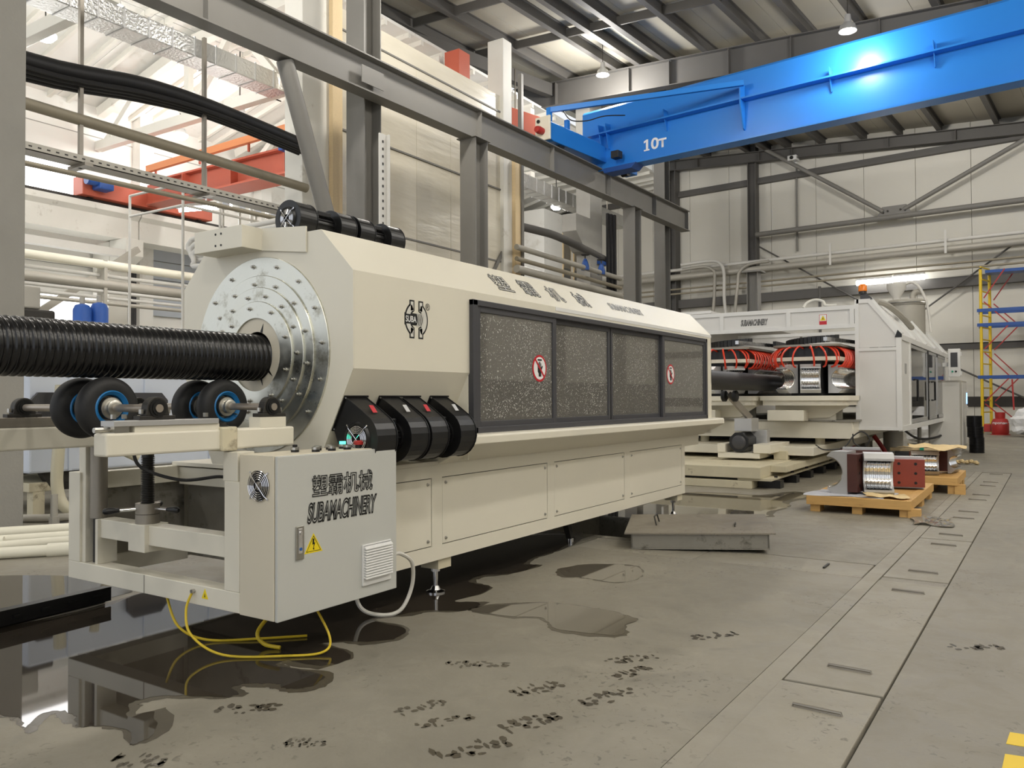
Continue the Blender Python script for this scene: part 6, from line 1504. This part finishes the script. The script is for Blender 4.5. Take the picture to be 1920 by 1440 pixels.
hs = [(-10.7, 5.65, 1.7), (-10.65, 5.6, 1.0), (-10.6, 5.55, 0.4), (-10.5, 5.62, 0.12), (-10.35, 5.85, 0.06), (-10.2, 6.4, 0.06)]
along('clear ribbed suction hose bending onto the floor beside the process tank', 'ribbed_hose', 'hose', hs, 0.075, 'hose_clear', 14)
along('clear ribbed hose hanging higher behind the roller frame post', 'ribbed_hose', 'hose', [(-10.7, 6.1, 1.6), (-10.68, 6.15, 1.2), (-10.6, 6.3, 0.9), (-10.5, 6.6, 0.7)], 0.06, 'hose_clear', 14)
along('thin grey pipe lying on the floor by the process tank', 'floor_pipe', 'pipe', [(-10.9, 4.9, 0.06), (-10.3, 5.3, 0.05), (-9.9, 6.0, 0.06)], 0.05, 'pipe_grey', 10)
ft = thing('stand_foot', 'small steel stand on a base plate beside the concrete column', 'stand', (-9.9, 5.1, 0))
MB().cyl((-9.9, 5.15, 0), (-9.9, 5.15, 0.38), 0.04, 12).build('stem', 'pipe_grey', ft); MB().box(-10.1, -9.7, 5.0, 5.35, 0, 0.015).build('base_plate', 'dark_steel', ft); MB().cyl((-9.9, 5.15, 0.015), (-9.9, 5.15, 0.12), 0.06, 8).build('collar', 'pipe_grey', ft)
# white plastic pipes on the floor
for i, (p, q, r_) in enumerate((((-9.75, 4.1, 0.06), (-9.0, 5.3, 0.06), 0.06), ((-9.3, 3.9, 0.05), (-8.5, 5.2, 0.05), 0.05), ((-8.9, 3.75, 0.05), (-8.2, 5.0, 0.05), 0.05), ((-8.62, 3.4, 0.055), (-8.05, 4.15, 0.055), 0.055), ((-9.4, 3.6, 0.055), (-8.95, 4.15, 0.055), 0.055))):
    t = thing('plastic_pipe', ['white plastic pipe on the floor, farthest of the bundle at the left edge', 'white plastic pipe on the floor, second from the back', 'white plastic pipe on the floor, third from the back', 'white plastic pipe on the floor ending in a socket, nearest', 'short white plastic pipe on the floor with an open end'][i], 'pipe', p, group='white pipes on the floor')
    MB().cyl(p, q, r_, 18).build('tube', 'pvc_white', t)
    if i == 3:
        v = (Vector(q) - Vector(p)).normalized(); MB().cyl(Vector(q) - v * 0.02, Vector(q) + v * 0.22, r_ * 1.25, 18).build('socket', 'pvc_white', t); MB().cyl(Vector(q) + v * 0.22, Vector(q) + v * 0.3, r_ * 0.9, 18).build('end_cap', 'black_plastic', t)
# black perforated tray on the floor
ft = thing('floor_tray', 'black perforated cable tray lying on the wet floor at left', 'cable tray', (-5.55, 2.4, 0))
MB().bar((-5.62, 1.2, 0.075), (-5.78, 3.42, 0.075), 0.012, 0.1).bar((-5.66, 1.2, 0.118), (-5.82, 3.42, 0.118), 0.09, 0.01).bar((-5.7, 1.2, 0.03), (-5.86, 3.42, 0.03), 0.012, 0.06).build('profile', 'black_metal', ft)
for k in range(10):
    y = 1.6 + k * 0.19; MB().obox((-5.606 - 0.072 * (y - 1.2), y, 0.075), (0.016, 0.06, 0.02), Matrix.Rotation(0.072, 3, 'Z')).build('slot', 'black_ink', ft)

# ------------------------------------------------------------------ past the right end of the partition
ob = thing('white_office', 'white office block with two narrow windows seen through the gap in the columns', 'building', (-25, 40, 0))
MB().box(-27.5, -22, 36.9, 43.0, 0, 11.6).build('wall', 'plaster_white', ob)
for y in (38.9, 40.1):
    wfr = MB().box(-22.0, -21.95, y - 0.05, y + 0.85, 7.9, 10.75).build('window', 'wood_pale', ob)
    box('pane', 'clear_glass', wfr, -21.95, -21.94, y + 0.03, y + 0.77, 8.0, 10.65); box('dark_sash', 'charcoal', wfr, -21.96, -21.945, y + 0.03, y + 0.77, 8.0, 8.7)
along('thick bundle of grey cables crossing the gap right of the partition', 'cable_bundle', 'cable', [(-15.5, 23.9, 7.62), (-15.5, 25.6, 7.7), (-15.5, 27.0, 7.72), (-15.5, 29.4, 7.55), (-15.5, 31.0, 7.4)], 0.15, 'beam_grey_dark', 12)
tag(box('tray_end', 'blue_paint', None, -15.7, -15.3, 30.2, 31.0, 7.1, 7.24), 'blue bracket under the grey cable bundle', 'bracket')
for i, (z, r_, lb) in enumerate(((6.7, 0.1, 'grey pipe carrying the two blue valves'), (6.3, 0.08, 'dull pipe below the valve pipe'), (5.95, 0.14, 'bundle of dull pipes, third below the valve pipe'), (5.6, 0.06, 'lowest dull pipe in the gap behind the tank roof'))):
    along(lb, 'service_pipe', 'pipe', [(-15.0, 23.3, z), (-15.0, 27.5, z - 0.05), (-15.0, 31.5, z - 0.1)], r_, 'pipe_brown' if i % 2 else 'pipe_grey', 10)
for i, yy in enumerate((28.3, 29.7)):
    t = thing('gate_valve', ['blue gate valve with handwheel, left of the pair behind the tank roof', 'blue gate valve with handwheel, right of the pair behind the tank roof'][i], 'valve', (-15.0, yy, 6.6), group='gate valves')
    MB().lathe([(0, 0), (0.16, 0.0), (0.16, 0.15), (0.1, 0.35), (0.05, 0.45), (0, 0.45)], (-15, yy, 6.55), (0, 0, 1), 16).build('body', 'blue_paint', t)
    MB().cyl((-15, yy, 7.0), (-15, yy, 7.15), 0.03, 8).build('stem', 'dark_steel', t)
    MB().lathe([(0.14, 0), (0.18, 0.02), (0.18, 0.04), (0.14, 0.05), (0.14, 0)], (-15, yy, 7.13), (0, 0, 1), 20).build('handwheel', 'dark_steel', t)
for i in range(3):
    tag(MB().box(-15.3, -15.2 + 0.05 * i, 30.75 + 0.22 * i, 30.9 + 0.22 * i, 0, 9.3).build('cable_riser', 'cable_black'), ['black upright cable duct beside the corbel column, left', 'black upright cable duct beside the corbel column, middle', 'black upright cable duct beside the corbel column, right'][i], 'cable duct', 'upright cable ducts')

# ================================================================== WATER ON THE FLOOR
PUD = {
'main': [(-5.80, 2.48), (-5.72, 2.97), (-5.72, 3.31), (-5.88, 3.89), (-5.45, 4.16), (-4.88, 4.41), (-5.08, 5.48), (-4.99, 6.12), (-4.88, 6.86), (-4.71, 7.6), (-4.3, 7.8), (-4.1, 7.32), (-4.03, 6.88), (-4.03, 6.53), (-3.94, 6.24), (-3.81, 6.27), (-3.83, 5.86), (-4.01, 5.63), (-3.94, 5.39), (-3.71, 5.35), (-3.64, 5.15), (-3.67, 4.82), (-3.48, 4.89), (-3.45, 4.65), (-3.67, 4.51), (-3.75, 4.37), (-3.83, 4.13), (-3.52, 4.08), (-3.41, 3.90), (-3.52, 3.74), (-3.66, 3.65), (-3.73, 3.54), (-3.48, 3.53), (-3.37, 3.43), (-3.43, 3.26), (-3.66, 3.23), (-3.64, 3.13), (-3.48, 3.15), (-3.29, 3.16), (-3.22, 3.02), (-3.26, 2.93), (-3.34, 2.90), (-3.40, 2.93), (-3.52, 2.86), (-3.56, 2.76), (-3.45, 2.72), (-3.50, 2.64), (-3.71, 2.54), (-3.81, 2.40), (-3.77, 2.32), (-3.64, 2.25), (-3.60, 2.35), (-3.38, 2.20), (-3.34, 2.08), (-3.50, 2.15), (-3.65, 2.12), (-3.73, 2.06), (-3.86, 2.11), (-3.97, 2.12), (-4.03, 2.05), (-3.93, 1.91), (-4.04, 1.96), (-4.18, 1.93), (-4.25, 1.82), (-4.9, 1.7), (-5.55, 1.9)],
'slab': [(-3.43, 4.70), (-3.36, 4.86), (-3.19, 5.02), (-3.07, 5.15), (-2.84, 5.19), (-2.63, 5.20), (-2.49, 5.17), (-2.31, 5.08), (-2.33, 4.92), (-2.25, 4.71), (-2.42, 4.63), (-2.66, 4.60), (-2.78, 4.70), (-2.91, 4.78), (-3.08, 4.70), (-3.33, 4.68)],
'small': [(-3.55, 6.21), (-3.45, 6.49), (-3.26, 6.66), (-3.06, 6.68), (-2.88, 6.45), (-2.83, 6.17), (-2.94, 6.01), (-3.15, 6.02), (-3.28, 6.03), (-3.39, 6.01)],
'far': [(-4.7, 9.4), (-4.67, 10.38), (-4.75, 12.17), (-4.25, 12.47), (-3.58, 12.47), (-3.24, 13.2), (-2.96, 12.84), (-3.14, 11.98), (-2.93, 11.44), (-3.03, 10.76), (-2.92, 10.38), (-3.18, 10.33), (-3.16, 9.86), (-2.92, 9.51), (-3.30, 9.4)],
'back': [(-8.2, 2.6), (-7.6, 3.4), (-6.6, 3.9), (-6.0, 3.7), (-5.95, 2.9), (-6.1, 2.2), (-7.0, 2.0)]}
def blob(name, pts, m, label, cat, z, jit, seed, k=5, group=None, grow=0.0):
    rnd = random.Random(seed)
    pts = [Vector((p[0], p[1], 0)) for p in pts]; n = len(pts); out = []
    if grow:
        ar = sum(pts[i].x * pts[(i + 1) % n].y - pts[(i + 1) % n].x * pts[i].y for i in range(n))
        sg_ = 1 if ar > 0 else -1; new = []
        for i in range(n):
            t_ = (pts[(i + 1) % n] - pts[i - 1]).normalized(); new.append(pts[i] + Vector((t_.y, -t_.x, 0)) * sg_ * grow * rnd.uniform(0.1, 1.6))
        pts = new
    for i in range(n):
        p0, p1, p2, p3 = pts[i - 1], pts[i], pts[(i + 1) % n], pts[(i + 2) % n]
        for j in range(k):
            t = j / k
            q = 0.5 * ((2 * p1) + (p2 - p0) * t + (2 * p0 - 5 * p1 + 4 * p2 - p3) * t * t + (3 * p1 - p0 - 3 * p2 + p3) * t ** 3)
            out.append((q.x + rnd.uniform(-jit, jit), q.y + rnd.uniform(-jit, jit)))
    me = bpy.data.meshes.new(name); bm = bmesh.new()
    vs = [bm.verts.new((a, b, z)) for a, b in out]
    f = bm.faces.new(vs); bmesh.ops.triangulate(bm, faces=[f])
    bmesh.ops.recalc_face_normals(bm, faces=bm.faces)
    if bm.faces[:][0].normal.z < 0: bmesh.ops.reverse_faces(bm, faces=bm.faces)
    bm.to_mesh(me); bm.free(); me.materials.append(MATS[m])
    o = bpy.data.objects.new(name, me); C.objects.link(o)
    return tag(o, label, cat, group)
for nm_, lb_, gr_ in (('main', 'damp brown margin around the large dark puddle', 0.05), ('slab', 'damp margin around the tongue shaped puddle', 0.04), ('small', 'damp margin around the small puddle', 0.05), ('far', 'damp margin around the wide far puddle', 0.12)):
    blob('damp_stain', PUD[nm_], 'damp_floor', lb_, 'stain', 0.001, 0.012, 40 + len(nm_), grow=gr_)
blob('water_puddle', PUD['main'], 'puddle_water', 'large dark puddle with the shade under the machine painted in, spreading to the lower left', 'puddle', 0.002, 0.012, 1)  # dark shape takes in both the water and the machine's shade
blob('water_puddle', PUD['slab'], 'thin_water', 'tongue shaped puddle on the floor in front of the bed', 'puddle', 0.002, 0.006, 2)
blob('water_puddle', PUD['small'], 'thin_water', 'small puddle left of the cross trench cover', 'puddle', 0.002, 0.008, 3)
blob('water_puddle', PUD['far'], 'thin_water', 'wide puddle between the far machine foot and the corrugator base', 'puddle', 0.002, 0.02, 4)
blob('water_puddle', PUD['back'], 'thin_water', 'puddle left of the roller frame beyond the black tray', 'puddle', 0.002, 0.02, 5)
FP = MB()
def footprint(label, cx, cy, ang, ln, wd, seed):
    rnd = random.Random(seed); mb = FP; c, s = math.cos(ang), math.sin(ang)
    for i in range(9):
        for j in range(3):
            if rnd.random() < 0.25: continue
            u = (i / 8 - 0.5 + rnd.uniform(-0.06, 0.06)) * ln; v = (j - 1 + rnd.uniform(-0.45, 0.45)) * wd * 0.32 * (0.7 + 0.5 * math.sin(i / 8 * math.pi))
            n = rnd.randint(5, 7); a0 = rnd.uniform(0, 6)
            ru, rv = ln * 0.06 * rnd.uniform(0.4, 1.5), wd * 0.2 * rnd.uniform(0.4, 1.5)
            pts = []
            for k in range(n):
                t = a0 + 2 * math.pi * k / n; q = rnd.uniform(0.7, 1.2)
                pu, pv = u + ru * math.cos(t) * q, v + rv * math.sin(t) * q
                pts.append((cx + pu * c - pv * s, cy + pu * s + pv * c, 0.0015))
            mb.add(pts, [tuple(range(n))])
for i, (x, y, a, l, wd) in enumerate(((-3.26, 2.62, 0.7, 0.28, 0.11), (-2.07, 2.84, 1.0, 0.3, 0.13), (-2.55, 3.09, 1.2, 0.22, 0.1), (-2.7, 3.75, 0.5, 0.3, 0.1), (-2.21, 3.6, 1.1, 0.26, 0.12), (-2.72, 2.49, 0.6, 0.16, 0.08), (-2.0, 3.22, 1.1, 0.26, 0.12), (-3.17, 2.0, 0.4, 0.22, 0.11), (-2.0, 4.3, 0.9, 0.28, 0.11), (-1.75, 5.0, 0.9, 0.28, 0.11), (-1.9, 4.1, 1.3, 0.24, 0.1), (-0.35, 5.6, 0.6, 0.3, 0.12), (-2.35, 3.0, 1.0, 0.26, 0.1), (-1.85, 3.7, 1.2, 0.3, 0.12))):
    footprint('', x, y, a, l, wd, 20 + i)
tag(FP.build('boot_prints', 'damp_floor', fix=False), 'scattered wet boot prints drying on the concrete floor', 'footprints', None, 'stuff')
bpy.context.view_layer.update()
